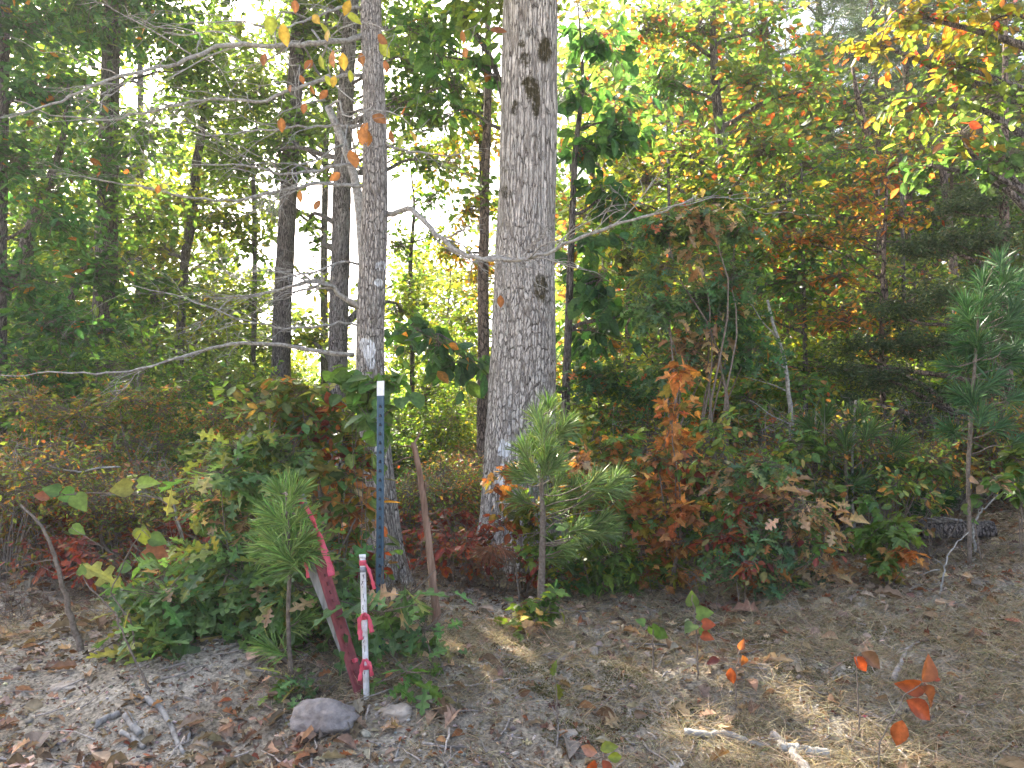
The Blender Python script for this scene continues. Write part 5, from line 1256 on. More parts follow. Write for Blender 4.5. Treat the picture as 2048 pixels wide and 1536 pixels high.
shrub('maple_sapling', 'maple sapling with bright orange leaves in front of the underwood', 'sapling', (1340, 1210), 6.0,
      [(1368, 745, 20, 14, 4, 5, MAPLE, .1, ORANGE), (1355, 820, 32, 26, 5, 6, MAPLE, .085, ORANGE), (1345, 880, 36, 30, 6, 6, MAPLE, .085, ORANGE), (1310, 920, 36, 26, 10, 6, MAPLE, .08, ORANGE + GREEN[:1]),
       (1330, 980, 46, 34, 9, 6, MAPLE, .085, ORANGE), (1360, 1020, 40, 30, 8, 6, MAPLE, .085, ORANGE), (1300, 1040, 40, 34, 14, 6, MAPLE, .08, ORANGE + YELLOW), (1350, 1090, 44, 28, 8, 6, MAPLE, .085, ORANGE + [(.3, .12, .05, 2)]),
       (1290, 1120, 45, 34, 14, 6, MAPLE, .08, YGREEN + ORANGE), (1340, 1150, 45, 28, 12, 6, MAPLE, .08, YGREEN + ORANGE)], 171, stem_r=.008)
shrub('maple_sapling', 'yellow-green young maple glowing low between the pine sapling and the orange maple', 'sapling', (1190, 1230), 5.9,
      [(1160, 930, 40, 26, 10, 6, MAPLE, .08, ORANGE + TAN), (1200, 980, 44, 30, 12, 6, MAPLE, .08, ORANGE + YGREEN), (1230, 1050, 44, 34, 14, 6, MAPLE, .08, YGREEN + GREEN), (1160, 1080, 40, 34, 12, 6, MAPLE, .08, YGREEN + GREEN), (1100, 1100, 40, 34, 12, 6, MAPLE, .08, GREEN + YGREEN),
       (1200, 1130, 46, 34, 14, 6, MAPLE, .08, GREEN + YGREEN), (1260, 1140, 34, 34, 12, 6, MAPLE, .08, YGREEN + GREEN), (1140, 1160, 36, 28, 10, 6, MAPLE, .08, GREEN + ORANGE[:1]), (1230, 1190, 40, 24, 9, 6, MAPLE, .08, GREEN), (1250, 1010, 24, 30, 8, 6, MAPLE, .075, ORANGE)], 172, stem_r=.006)
shrub('maple_sapling', 'sparse young maple with green and orange leaves at the base of the thickest oak', 'sapling', (1050, 1215), 6.2,
      [(1010, 945, 28, 16, 5, 5, MAPLE, .08, ORANGE), (1005, 985, 20, 18, 5, 5, OVALF, .08, ORANGE + [(.15, .14, .04, 1)]), (1035, 1020, 26, 26, 6, 5, OVALF, .085, [(.15, .16, .04, 3), (.3, .2, .04, 1)]), (1060, 1050, 28, 28, 8, 5, MAPLE, .075, YELLOW + YGREEN), (1000, 1050, 26, 16, 6, 5, OVALF, .06, REDS + ORANGE), (1080, 1010, 30, 26, 7, 5, MAPLE, .075, YGREEN + ORANGE)], 173, stem_r=.004)
shrub('maple_seedling', 'knee-high maple seedling with green and tan leaves on the rim of the dappled hollow', 'seedling', (1060, 1300), 5.0,
      [(1050, 1225, 24, 20, 6, 5, MAPLE, .075, GREEN[:2] + YGREEN), (1090, 1225, 26, 24, 6, 5, MAPLE, .075, GREEN[:2] + YGREEN), (1060, 1260, 26, 20, 6, 5, MAPLE, .08, TAN + YGREEN[:1]), (1105, 1195, 22, 20, 4, 5, MAPLE, .07, GREEN)], 174, stem_r=.003)
shrub('oak_shrub', 'oak shrub with broken tan, red and green leaves, right of the orange maple', 'shrub', (1560, 1215), 5.7,
      [(1470, 950, 44, 30, 10, 6, LOBED, .11, TG + TAN), (1530, 930, 40, 26, 9, 6, LOBED, .11, TG), (1500, 1010, 50, 30, 13, 6, OVALF, .075, REDS + RUST + TG), (1560, 1000, 44, 40, 3, 5, CURLED, .11, TAN), (1600, 1020, 40, 30, 10, 6, LOBED, .11, TG + TAN),
       (1450, 1060, 44, 34, 12, 6, REDOAK, .11, TG), (1520, 1080, 50, 34, 14, 6, LOBED, .10, TG), (1590, 1080, 60, 40, 8, 6, LOBED, .11, TAN[:2] + TG), (1650, 1040, 50, 30, 3, 5, CURLED, .11, TAN), (1640, 1090, 34, 26, 4, 6, OVALF, .075, REDS + MIXED),
       (1480, 1140, 46, 32, 12, 6, REDOAK, .1, TG), (1550, 1150, 46, 30, 12, 6, LOBED, .1, TG + TAN[:1]), (1620, 1150, 50, 30, 7, 6, LOBED, .1, TAN + TG), (1670, 1160, 34, 26, 3, 5, CURLED, .11, TAN)], 175, stem_r=.007)
shrub('sumac_shrub', 'low shrub with crimson leaflets between the orange maple and the tan oak shrub', 'shrub', (1480, 1210), 5.45,
      [(1450, 1080, 26, 20, 4, 6, OVAL, .075, REDS), (1480, 1105, 34, 22, 4, 7, OVAL, .08, [(.24, .06, .055, 2)] + REDS), (1500, 1130, 26, 18, 3, 6, OVAL, .075, REDS + RUST), (1240, 1080, 16, 16, 3, 6, OVAL, .08, REDS)][:3], 176, stem_r=.004)
shrub('maple_sapling', 'slender maple with green leaves above and orange ones below, right of the tan oak shrub', 'sapling', (1775, 1200), 5.8,
      [(1745, 1070, 34, 26, 8, 6, MAPLE, .08, [(.09, .17, .04, 3), (.12, .2, .04, 2)]), (1790, 1060, 30, 34, 8, 6, MAPLE, .08, [(.09, .17, .04, 3), (.12, .2, .04, 2)]), (1770, 1120, 34, 24, 8, 6, MAPLE, .08, [(.09, .17, .04, 3), (.3, .2, .05, 2)]), (1805, 1110, 20, 26, 5, 6, MAPLE, .08, ORANGE), (1765, 1160, 30, 16, 5, 6, MAPLE, .08, ORANGE), (1735, 1010, 16, 14, 3, 5, MAPLE, .075, GREEN)], 177, stem_r=.005)
shrub('shrub', 'light green rounded-leaf shrub at the edge of the bank beside the cedar foot', 'shrub', (2040, 1060), 6.2,
      [(2030, 920, 26, 40, 8, 6, ROUND, .085, YGREEN + GREEN), (2000, 960, 26, 20, 4, 6, ROUND, .08, TAN + GREEN), (2040, 980, 22, 20, 5, 6, ROUND, .08, GREEN)], 178, stem_r=.005)
shrub('shrub', 'mixed green and rusty underwood bush behind the pale grey sapling', 'shrub', (1560, 1060), 8.2,
      [(1500, 800, 60, 40, 26, 7, OVALF, .085, MIXED), (1600, 780, 55, 40, 22, 7, OVALF, .085, GREEN + MIXED), (1480, 880, 60, 40, 26, 7, OVALF, .08, MIXED + RUST), (1560, 870, 55, 40, 24, 7, OVALF, .08, MIXED), (1420, 830, 50, 40, 22, 7, OVALF, .085, MIXED), (1640, 860, 45, 34, 14, 7, OVALF, .08, GREEN)], 179, stem_r=.01)
shrub('shrub', 'green tulip-leaved bush pushed up behind the thickest oak on its right', 'shrub', (1220, 1060), 7.9,
      [(1180, 760, 45, 34, 16, 7, REDOAK, .12, DEEP), (1240, 760, 50, 34, 18, 7, REDOAK, .12, YGREEN + DEEP), (1300, 790, 40, 34, 14, 7, REDOAK, .12, DEEP), (1230, 830, 50, 30, 14, 7, REDOAK, .11, MIXED)], 180, stem_r=.009)
shrub('shrub', 'dense little bush with copper leaves on the forest floor behind the brown stub', 'shrub', (900, 1100), 7.6,
      [(870, 985, 44, 26, 20, 8, OVAL, .045, RUST + REDS), (930, 985, 44, 30, 24, 8, OVAL, .045, ORANGE + RUST), (890, 1030, 50, 30, 26, 8, OVAL, .045, RUST + REDS), (830, 960, 30, 24, 12, 8, OVAL, .05, GREEN + RUST), (940, 1060, 40, 34, 20, 8, OVAL, .05, REDS + RUST), (860, 1090, 50, 34, 22, 8, OVAL, .05, REDS + RUST)], 181, stem_r=.006)

shrub('shrub', 'knee-high bush of small green and dull red leaves behind the sumac', 'shrub', (1450, 1130), 6.6,
      [(1400, 930, 50, 34, 12, 7, OVALF, .08, FINE + REDS[:1]), (1440, 860, 46, 36, 10, 7, OVALF, .08, FINE), (1410, 1010, 50, 36, 12, 7, OVALF, .075, FINE + RUST), (1460, 990, 44, 30, 10, 7, OVALF, .075, GREEN + REDS[:1]), (1400, 1090, 44, 34, 10, 7, OVALF, .07, GREEN + YGREEN)], 182, stem_r=.006)
shrub('shrub', 'thin green and tan bush between the tan oak shrub and bushy pine seedling', 'shrub', (1640, 1120), 6.5,
      [(1560, 920, 44, 34, 9, 7, OVALF, .08, FINE), (1640, 980, 46, 30, 9, 7, OVALF, .075, FINE + RUST), (1700, 1080, 40, 26, 8, 7, OVALF, .07, FINE + REDS[:1]), (1600, 900, 40, 30, 7, 7, OVALF, .08, GREEN + YGREEN)], 183, stem_r=.006)
shrub('shrub', 'sparse low bush of small yellowing leaves beside the green and orange slender maple', 'shrub', (1860, 1130), 6.6,
      [(1820, 1050, 36, 22, 5, 7, OVALF, .07, FINE + RUST), (1860, 1000, 40, 22, 5, 7, OVALF, .07, FINE), (1790, 970, 44, 30, 8, 7, OVALF, .075, FINE), (1870, 930, 50, 30, 9, 7, OVALF, .08, FINE + GREEN), (1960, 960, 40, 30, 6, 7, OVALF, .075, FINE + RUST)], 184, stem_r=.006)
shrub('shrub', 'airy green and yellow bush close against the right side of the thickest oak', 'shrub', (1180, 1110), 6.9,
      [(1150, 860, 36, 34, 8, 7, OVALF, .08, FINE), (1200, 900, 40, 34, 9, 7, OVALF, .08, FINE + YELLOW), (1260, 900, 40, 34, 9, 7, MAPLE, .08, FINE + ORANGE[:1]), (1240, 960, 40, 30, 9, 7, MAPLE, .08, FINE)], 185, stem_r=.006)

# --- pine saplings
tf = [(1098, 815, .1, 1), (1075, 835, -.15, 1), (1120, 860, .5, .8), (1130, 850, .6, .8), (1050, 905, -.4, .8), (1095, 900, .2, 1), (1110, 925, .5, .7), (1060, 940, -.5, .7), (1040, 950, -.7, .6), (1088, 925, 0, 1),
      (1120, 950, .4, .9), (1150, 975, .6, .6), (1190, 960, .7, .6), (1215, 975, .9, .5), (1232, 960, .7, .7), (1170, 1000, .7, .5), (1125, 1010, .5, .5), (1100, 1005, .4, .6), (1180, 1060, .9, .3), (1215, 1060, .9, .4), (1205, 1040, .8, .5), (1160, 1060, .8, .3), (1045, 1000, -.7, .4), (1118, 1108, .8, .3), (1070, 890, -.1, 1), (1240, 985, .9, .4), (1085, 860, 0, 1), (1140, 1085, .8, .3)]
pine_sapling('pine_sapling', 'long-needled pine sapling in front of the thickest oak trunk', (1080, 1240), 5.5, [(1080, 1240, 15), (1084, 1150, 14), (1086, 1040, 12), (1082, 960, 8), (1092, 880, 6), (1098, 825, 4)], tf, 190, L=.17, n=100, w=.72, ang=.46,
             bare=[(1020, 1080), (1050, 1075), (1180, 1100)])
tf = [(572, 975, .1, 1), (560, 985, -.4, .9), (590, 985, .5, .9), (570, 1030, -.2, 1), (545, 1030, -.8, .6), (600, 1035, .7, .7), (575, 1075, .1, 1), (550, 1085, -.8, .5), (610, 1080, .8, .6), (565, 1110, -.5, .4), (595, 1110, .5, .4), (620, 1105, .9, .3), (540, 1060, -.9, .5), (575, 1005, 0, 1), (540, 1295, -.7, .4), (585, 1320, .1, -.4), (600, 1240, .7, .4), (530, 1100, -.9, .2), (580, 1050, 0, 1), (560, 1130, -.3, .1)]
pine_sapling('pine_sapling', 'bright-needled pine seedling on a bare stem, left of the leaning red post', (588, 1352), 4.35, [(588, 1352, 9), (578, 1300, 9), (576, 1220, 8), (580, 1140, 8), (575, 1040, 6), (572, 985, 4)], tf, 191, L=.155, n=90, w=.72, ang=.45, pal=[(.20, .32, .09, 4), (.30, .40, .13, 3), (.13, .23, .07, 2)], bare=[(585, 1130)])
tf = [(1620, 850, -.4, .9), (1650, 830, 0, 1), (1700, 840, .3, 1), (1720, 830, .4, .9), (1740, 860, .5, .8), (1640, 900, -.6, .6), (1610, 880, -.8, .5), (1750, 940, .9, .4), (1780, 930, 1, .3), (1720, 960, .7, .4), (1660, 920, -.4, .6), (1690, 880, 0, 1), (1740, 980, .8, .2), (1620, 970, -.8, .3), (1650, 980, -.6, .3), (1800, 890, .7, .6), (1680, 1000, -.2, .5), (1700, 960, .2, .6)]
pine_sapling('pine_sapling', 'bushy low pine seedling around the thin grey bare stem', (1690, 1030), 6.9, [(1690, 1030, 9), (1692, 960, 8), (1690, 900, 6), (1680, 850, 4)], tf, 192, L=.2, n=90, pal=[(.06, .14, .04, 4), (.09, .18, .05, 2)])
tf = [(1960, 610, 0, 1), (1990, 600, .3, .9), (2020, 590, .5, .9), (1940, 640, -.5, .7), (1925, 650, -.8, .5), (2010, 640, .6, .6), (2035, 650, .9, .4), (1965, 560, .1, 1), (1950, 700, -.7, .4), (1930, 690, -.8, .4), (2000, 700, .8, .3), (2030, 720, .9, .2), (1970, 740, -.3, .4), (2040, 790, .9, .3), (1990, 760, .6, .4), (1975, 640, 0, 1), (2030, 620, .5, .8), (1900, 730, -.9, .3), (2040, 560, .6, .8), (1945, 720, .2, .8), (1955, 680, -.2, .9), (1940, 800, -.3, .7), (1950, 780, .4, .7), (2010, 560, .3, .9), (1930, 610, -.3, .9), (2000, 520, .2, 1)]
pine_sapling('pine_sapling', 'tall thin pine sapling with tufts high up, in front of the dark cedar', (1932, 1030), 6.3, [(1932, 1030, 9), (1936, 940, 8), (1944, 800, 7), (1952, 700, 6), (1960, 600, 4)], tf + [(1900, 860, -.8, .4), (2000, 850, .8, .4), (1960, 830, .3, .8), (2040, 880, .8, .3), (1920, 790, -.7, .5), (2030, 690, .6, .6)], 193, L=.19, n=100, w=.7, pal=[(.08, .165, .065, 4), (.11, .20, .07, 2)],
             bare=[(1850, 810), (1880, 730), (2030, 850), (1870, 880), (1990, 900)])
tf = [(1820, 1000, -.6, .5), (1850, 990, 0, .8), (1890, 1000, .6, .5), (1870, 1015, .3, .4), (1900, 985, .8, .5), (1835, 1015, -.5, .4)]
pine_sapling('pine_sapling', 'flat dull-green pine seedling spreading behind the hollow log', (1860, 1050), 7.4, [(1860, 1050, 7), (1860, 1020, 6), (1858, 1000, 4)], tf, 194, L=.18, n=80, pal=[(.06, .13, .04, 4)])
tf = [(985, 1105, -.1, -1), (970, 1110, -.7, -.7), (1000, 1110, .5, -.9), (1010, 1100, .9, -.5), (960, 1100, -.9, -.4)]
pine_sapling('dead_pine_tuft', 'reddish-brown tuft of dead pine needles drooping at the foot of the thickest oak', (1040, 1180), 5.9, [(1040, 1180, 4), (1030, 1120, 3), (1000, 1095, 3), (985, 1092, 2)], tf, 195, L=.13, n=60, pal=[(.28, .13, .08, 3), (.2, .1, .06, 2)], w=.8)

# brambles of thin bare twigs at the oak foot and elsewhere
rng = np.random.default_rng(200)
for k, (x, y, w_, h_, Y, lab) in enumerate([(960, 1150, 70, 60, 6.3, 'tangle of thin bare curling twigs at the foot of the thickest oak, left side'), (1120, 1150, 60, 60, 6.4, 'tangle of thin dry twigs in the dark gap under the yellow-green maple'),
                                     (330, 1150, 70, 50, 5.9, 'tangle of dry twigs behind the outermost green oak clump'), (40, 1190, 70, 60, 5.6, 'tangle of dry twigs at the left edge behind the leaning dark stick'), (800, 1180, 40, 60, 5.8, 'sparse dry twigs between the slim oak and the brown stub'),
                                     (1400, 1170, 60, 50, 5.9, 'tangle of dry twigs below the orange maple'), (1850, 1040, 80, 30, 6.6, 'bleached spreading twigs lying before the far pine seedling')]):
    b = W(x, y + 40, Y); b[2] = float(gz(b[0], b[1])); root = thing('dry_bramble', lab, 'bramble', b); mb = MB()
    for _ in range(26):
        p0 = b + np.array((rng.normal(0, S(w_, Y) * .5), rng.normal(0, .2), 0)); p0[2] = float(gz(p0[0], p0[1])) - .01
        p1 = p0 + np.array((rng.normal(0, S(w_, Y) * .7), rng.normal(0, .2), abs(rng.normal(0, S(h_, Y) * 1.3)) + .05))
        pts = wander(p0, p1, 9, .09, rng); mb.tube(pts, np.linspace(.0034, .0012, 9), 5, 0)
        for _ in range(3):
            q = pts[rng.integers(3, 9)]; mb.tube(wander(q, q + rng.normal(0, .12, 3), 5, .1, rng), np.linspace(.0018, .0008, 5), 4, 0)
    mb.build('twigs', M_TWIG, root, b)

# ================================================================== MARKER POSTS
def basis(A, B, face=(0, -1, 0)):
    """axes (across, out, along) of a post from A to B with its face towards the camera"""
    z = norm(B - A); out = np.array(face, float); out = norm(out - z * (out @ z)); xx = np.cross(out, z)
    return xx, out, z

def t_post(name, label, A, B, wd, mat, root=None, stud_gap=.055, stud_w=.3, face=(0, -1, 0), tipmat=None, tip=.1, tipname='white_tip', studm=None):
    root = thing(name, label, 'post', A); xx, out, z = basis(A, B, face); L = np.linalg.norm(B - A)
    th = wd * .10
    prof = [(-.5, 0), (-.5, -th / wd * 1), (-.12, -th / wd), (-.07, -.62), (.07, -.62), (.12, -th / wd), (.5, -th / wd), (.5, 0), (.3, .035), (.16, .0), (-.16, .0), (-.3, .035)]
    def seg(a0, a1, nm, m):
        mb = MB(); n = len(prof); V = []
        for zz in np.linspace(a0, a1, 8):
            for u, v in prof: V.append(A + z * zz + xx * u * wd + out * v * wd)
        q = []; tt = []
        for i in range(7):
            for j in range(n): q += [i * n + j, i * n + (j + 1) % n, (i + 1) * n + (j + 1) % n, (i + 1) * n + j]; tt.append(4)
        q += list(range(n))[::-1]; tt.append(n); q += list(range(7 * n, 8 * n)); tt.append(n)
        mb.add(np.array(V), q, tt, 0, (1, 1, 1), False)
        return mb
    L1 = L - (tip if tipmat else 0)
    mb = seg(-.25, L1, 'shaft', mat)
    sb = MB()
    s_ = .12
    while s_ < L1 - .02:
        c = A + z * s_ + out * (wd * .05)
        sb.box(c, (wd * stud_w, wd * .16, .010), np.stack([xx, out, z], 1), 0); sb.box(c + z * .009, (wd * .12, wd * .2, .010), np.stack([xx, out, z], 1), 0)
        s_ += stud_gap
    mb.build('shaft', mat, root, A); sb.build('studs', studm or M_STUD, root, A)
    if tipmat:
        mb = seg(L1 + .0005, L, 'tip', tipmat)
        mb.build(tipname, tipmat, root, A)
    return root
M_BLUE = simple_mat('blue_green_paint', (.016, .055, .095), (.03, .08, .125), 60, .45, .15, spec=.5, dist=.003)
M_STUD = simple_mat('dark_stud', (.008, .012, .02), (.03, .03, .038), 60, .6, .2)  # studs coloured darker than the blue shaft
M_WHITE = simple_mat('white_paint', (.62, .64, .66), (.82, .83, .84), 30, .5, .1)
M_RED = simple_mat('faded_red_paint', (.13, .026, .03), (.26, .06, .06), 24, .6, .25, spec=.35, dist=.003, zs=.4)
M_REDD = simple_mat('dark_red_stud', (.09, .02, .025), (.2, .06, .06), 60, .6, .2)
M_PVC = simple_mat('white_plastic', (.46, .44, .42), (.78, .80, .84), 16, .35, .08, spec=.5)
M_LATH = simple_mat('weathered_lath', (.14, .145, .14), (.33, .34, .335), 50, .9, .5, .12)
M_INK = simple_mat('black_ink', (.015, .015, .02), (.04, .04, .05), 50, .6, .1)
M_TAPE = simple_mat('grey_band', (.18, .19, .22), (.26, .27, .3), 50, .6, .1)
m_, t_, p_ = new_mat('pink_ribbon'); p_.inputs['Base Color'].default_value = (.78, .13, .20, 1); p_.inputs['Roughness'].default_value = .4
tr__ = N(t_, 'ShaderNodeBsdfTranslucent'); tr__.inputs[0].default_value = (.9, .2, .28, 1); ms_ = N(t_, 'ShaderNodeMixShader'); ms_.inputs[0].default_value = .35
t_.links.new(p_.outputs[0], ms_.inputs[1]); t_.links.new(tr__.outputs[0], ms_.inputs[2]); t_.links.new(ms_.outputs[0], t_.nodes['Material Output'].inputs[0])
M_PINK = m_

A = W(759, 1312, 4.55); A[2] = float(gz(A[0], A[1])); B = W(761, 762, 4.62)
t_post('fence_post', 'upright blue studded metal post with a white painted tip', A, B, S(15.5, 4.6), M_BLUE, tipmat=M_WHITE, tip=S(30, 4.6), face=(-.25, -1, 0))
A = W(724, 1398, 4.15); A[2] = float(gz(A[0], A[1])); B = W(622, 1060, 4.35)
t_post('fence_post', 'red painted studded metal post leaning over the grey rock', A, B, S(25, 4.25), M_RED, studm=M_REDD, stud_w=.12, stud_gap=.048, face=(.75, -1, 0))

def lath(name, label, A, B, w, th, mat, cat='stake'):
    root = thing(name, label, cat, A); xx, out, z = basis(A, B, (-.3, -1, 0)); mb = MB(); L = np.linalg.norm(B - A)
    V = []
    for k, zz in enumerate(np.linspace(-.1, L, 14)):
        s_ = 1 if k < 13 else .85
        for u, v in ((-.5, -.5), (.5, -.5), (.5, .5), (-.5, .5)): V.append(A + z * zz + xx * (u * w * s_ + .0015 * math.sin(k * 1.3)) + out * v * th)
    q = []; 
    for i in range(13):
        for j in range(4): q += [i * 4 + j, i * 4 + (j + 1) % 4, i * 4 + 4 + (j + 1) % 4, i * 4 + 4 + j]
    q += [3, 2, 1, 0, 52, 53, 54, 55]
    mb.add(np.array(V), q, [4] * 54, 0, (1, 1, 1), False); mb.build('slat', mat, root, A); return root
A = W(716, 1398, 4.22); A[2] = float(gz(A[0], A[1]))
lath('survey_stake', 'weathered grey wooden stake leaning along the red post, shorter of the two', A, W(616, 1118, 4.30), S(17, 4.3), .012, M_LATH)
A = W(716, 1392, 4.36); A[2] = float(gz(A[0], A[1]))
lath('survey_stake', 'taller grey wooden stake behind the red post, its tip among pine needles', A, W(600, 985, 4.62), S(15, 4.5), .012, M_LATH)

# white plastic marker pipe
A = W(733, 1402, 4.12); A[2] = float(gz(A[0], A[1])); B = W(725, 1109, 4.18)
pipe = thing('marker_pipe', 'short white plastic pipe with handwriting and pink ribbons, between the red and blue posts', 'marker pipe', A)
xx, out, z = basis(A, B); L = np.linalg.norm(B - A); r = S(11.5, 4.15) / 2
mb = MB(); mb.tube(np.stack([A - z * .1 + (z * (L + .1)) * k for k in np.linspace(0, 1, 12)]), r, 24); mb.build('pipe', M_PVC, pipe, A)
mb = MB(); mb.tube(np.stack([A + z * (L - S(7, 4.15)), A + z * (L + .001)]), r + .0025, 24); mb.build('cap', M_WHITE, pipe, A)
mb = MB(); mb.tube(np.stack([A + z * (L - S(34, 4.15)), A + z * (L - S(24, 4.15))]), r + .0007, 24); mb.build('band', M_TAPE, pipe, A)
ink = MB()
def stroke(u0, s0, u1, s1, w=.0028):
    """a pen stroke on the pipe face: u around (radians), s distance below the top in photograph pixels"""
    n = 5
    us = np.linspace(u0, u1, n); ss = np.linspace(s0, s1, n)
    P = np.stack([A + z * (L - S(a, 4.15)) + (out * math.cos(b) + xx * math.sin(b)) * (r + .0006) for a, b in zip(ss, us)])
    ink.tube(P, w / 2, 5, 0)
for st_ in [(-.5, 38, -.1, 41), (-.1, 38, -.45, 45), (-.4, 46, 0, 47), (-.3, 50, .2, 54), (.2, 50, -.1, 57), (.3, 54, .5, 58), (0, 60, .05, 63), (-.1, 74, -.05, 82), (-.5, 85, -.45, 89), (0, 95, .25, 97), (.05, 97, .3, 102), (-.05, 104, .3, 103), (.1, 107, .2, 113), (0, 114, .25, 118), (.1, 152, .2, 157), (.05, 160, .3, 165), (-.1, 170, -.05, 182), (.2, 196, .4, 202), (0, 206, .3, 211), (.1, 216, .3, 222)]:
    stroke(*st_)
ink.build('handwriting', M_INK, pipe, A)

def ribbon(label, pts, Y, w=9, wraps=(), twist=.6, seed=0, depth=.05, ymin=None):
    """plastic flagging tape: strips traced by their course, plus a loop round what it is tied to"""
    rng = np.random.default_rng(seed); root = None; mb = MB(); th = .0008
    o = W(*pts[0][0], Y)
    for strip in pts:
        P = np.array([W(x, y, Y - .02 + rng.uniform(-.01, .01)) for x, y in strip]); s_ = np.concatenate([[0], np.cumsum(np.linalg.norm(np.diff(P, axis=0), axis=1))]); n = 16; u = np.linspace(0, s_[-1], n)
        Q_ = np.stack([np.interp(u, s_, P[:, k]) for k in range(3)], 1); Q_[1:-1] = (Q_[:-2] + Q_[1:-1] * 2 + Q_[2:]) / 4
        tt = norm(np.gradient(Q_, axis=0)); ph = rng.random() * 3
        V = []
        for k in range(n):
            side = norm(np.cross(tt[k], (0, -1, 0))); nn = np.cross(side, tt[k]); a = twist * math.sin(k * .45 + ph)
            sd = side * math.cos(a) + nn * math.sin(a); on = nn * math.cos(a) - side * math.sin(a); ww = S(w, Y) * (.55 + .45 * min(1, k / 4)) * (1 + .15 * math.sin(k * 1.7 + ph))
            V += [Q_[k] - sd * ww / 2 + on * th, Q_[k] + sd * ww / 2 + on * th, Q_[k] + sd * ww / 2 - on * th, Q_[k] - sd * ww / 2 - on * th]
        q = []
        for i_ in range(n - 1):
            for j in range(4): q += [i_ * 4 + j, i_ * 4 + (j + 1) % 4, i_ * 4 + 4 + (j + 1) % 4, i_ * 4 + 4 + j]
        q += [3, 2, 1, 0] + [4 * n - 4, 4 * n - 3, 4 * n - 2, 4 * n - 1]
        mb.add(np.array(V), q, [4] * (4 * (n - 1) + 2), 0, (1, 1, 1), True)
    for C, ax, rr, hh in wraps:
        x1 = norm(np.cross(ax, (0, 1., .1))); y1 = np.cross(ax, x1)
        for k in range(2):
            a = np.linspace(0, 6.283, 25); ring = C + ax * hh * (k - .5) * .6 + rr * (np.cos(a)[:, None] * x1 + np.sin(a)[:, None] * y1)
            V = np.concatenate([ring - ax * hh * .45, ring + ax * hh * .45, ring + ax * hh * .45 + (ring - C) * .06, ring - ax * hh * .45 + (ring - C) * .06]); m = 25
            q = []
            for i_ in range(m - 1):
                for j in range(4): q += [j * m + i_, j * m + i_ + 1, ((j + 1) % 4) * m + i_ + 1, ((j + 1) % 4) * m + i_]
            mb.add(V, q, [4] * (4 * (m - 1)), 0, (1, 1, 1), True)
    ob = mb.build('pink_ribbon', M_PINK, None, o); tag(ob, label, 'ribbon', 'pink ribbons tied to the markers')
    return ob
z_, L_ = z, L
PT = lambda px_: A + z * (L - S(px_, 4.15))
ribbon('pink ribbon wound round the top of the white pipe, its tail hanging right', [[(731, 1128), (738, 1140), (744, 1160), (749, 1178)], [(722, 1126), (731, 1128)]], 4.18, 7, [(PT(16), z, r + .002, .018)], seed=1)
ribbon('pink ribbon bow knotted at the middle of the white pipe', [[(726, 1228), (718, 1240), (719, 1258), (722, 1280)], [(728, 1226), (738, 1236), (741, 1250), (744, 1265)], [(724, 1230), (732, 1230)]], 4.13, 9, [(PT(119), z, r + .002, .014)], seed=2)
ribbon('pink ribbon tied low on the white pipe with two short tails', [[(728, 1318), (724, 1330), (722, 1345), (719, 1362)], [(731, 1318), (739, 1328), (742, 1340), (744, 1352)], [(716, 1318), (708, 1322), (706, 1318)]], 4.10, 8, [(PT(210), z, r + .002, .014)], seed=3)
ribbon('long pink ribbon streaming down across the red post from the tall stake', [[(612, 1014), (622, 1030), (630, 1050), (638, 1070), (645, 1090), (652, 1110), (660, 1130), (663, 1152)]], 4.2, 13, seed=4, twist=.9)
ribbon('pink ribbon tied at the tip of the shorter stake with a short tail', [[(612, 1116), (612, 1130), (614, 1142), (616, 1156)], [(612, 1116), (622, 1116), (632, 1119)]], 4.24, 7, seed=5)
ribbon('bright pink knot at the tip of the taller stake', [[(594, 1003), (602, 1000), (608, 1006)], [(596, 1004), (604, 1008)]], 4.55, 9, [(W(602, 1003, 4.6), norm(W(600, 985, 4.62) - A), .016, .014)], seed=6)
q = ground_at(798, 1366)
ribbon('scrap of pale pink ribbon lying on the soil right of the white pipe', [[(784, 1370), (796, 1364), (806, 1360)], [(788, 1372), (800, 1374)]], q[1], 9, seed=7, twist=.3)
q = ground_at(1720, 1435)
ribbon('scrap of magenta ribbon lying among the dead leaves low on the bank', [[(1712, 1436), (1722, 1433), (1736, 1434)]], q[1], 6, seed=8, twist=.3)

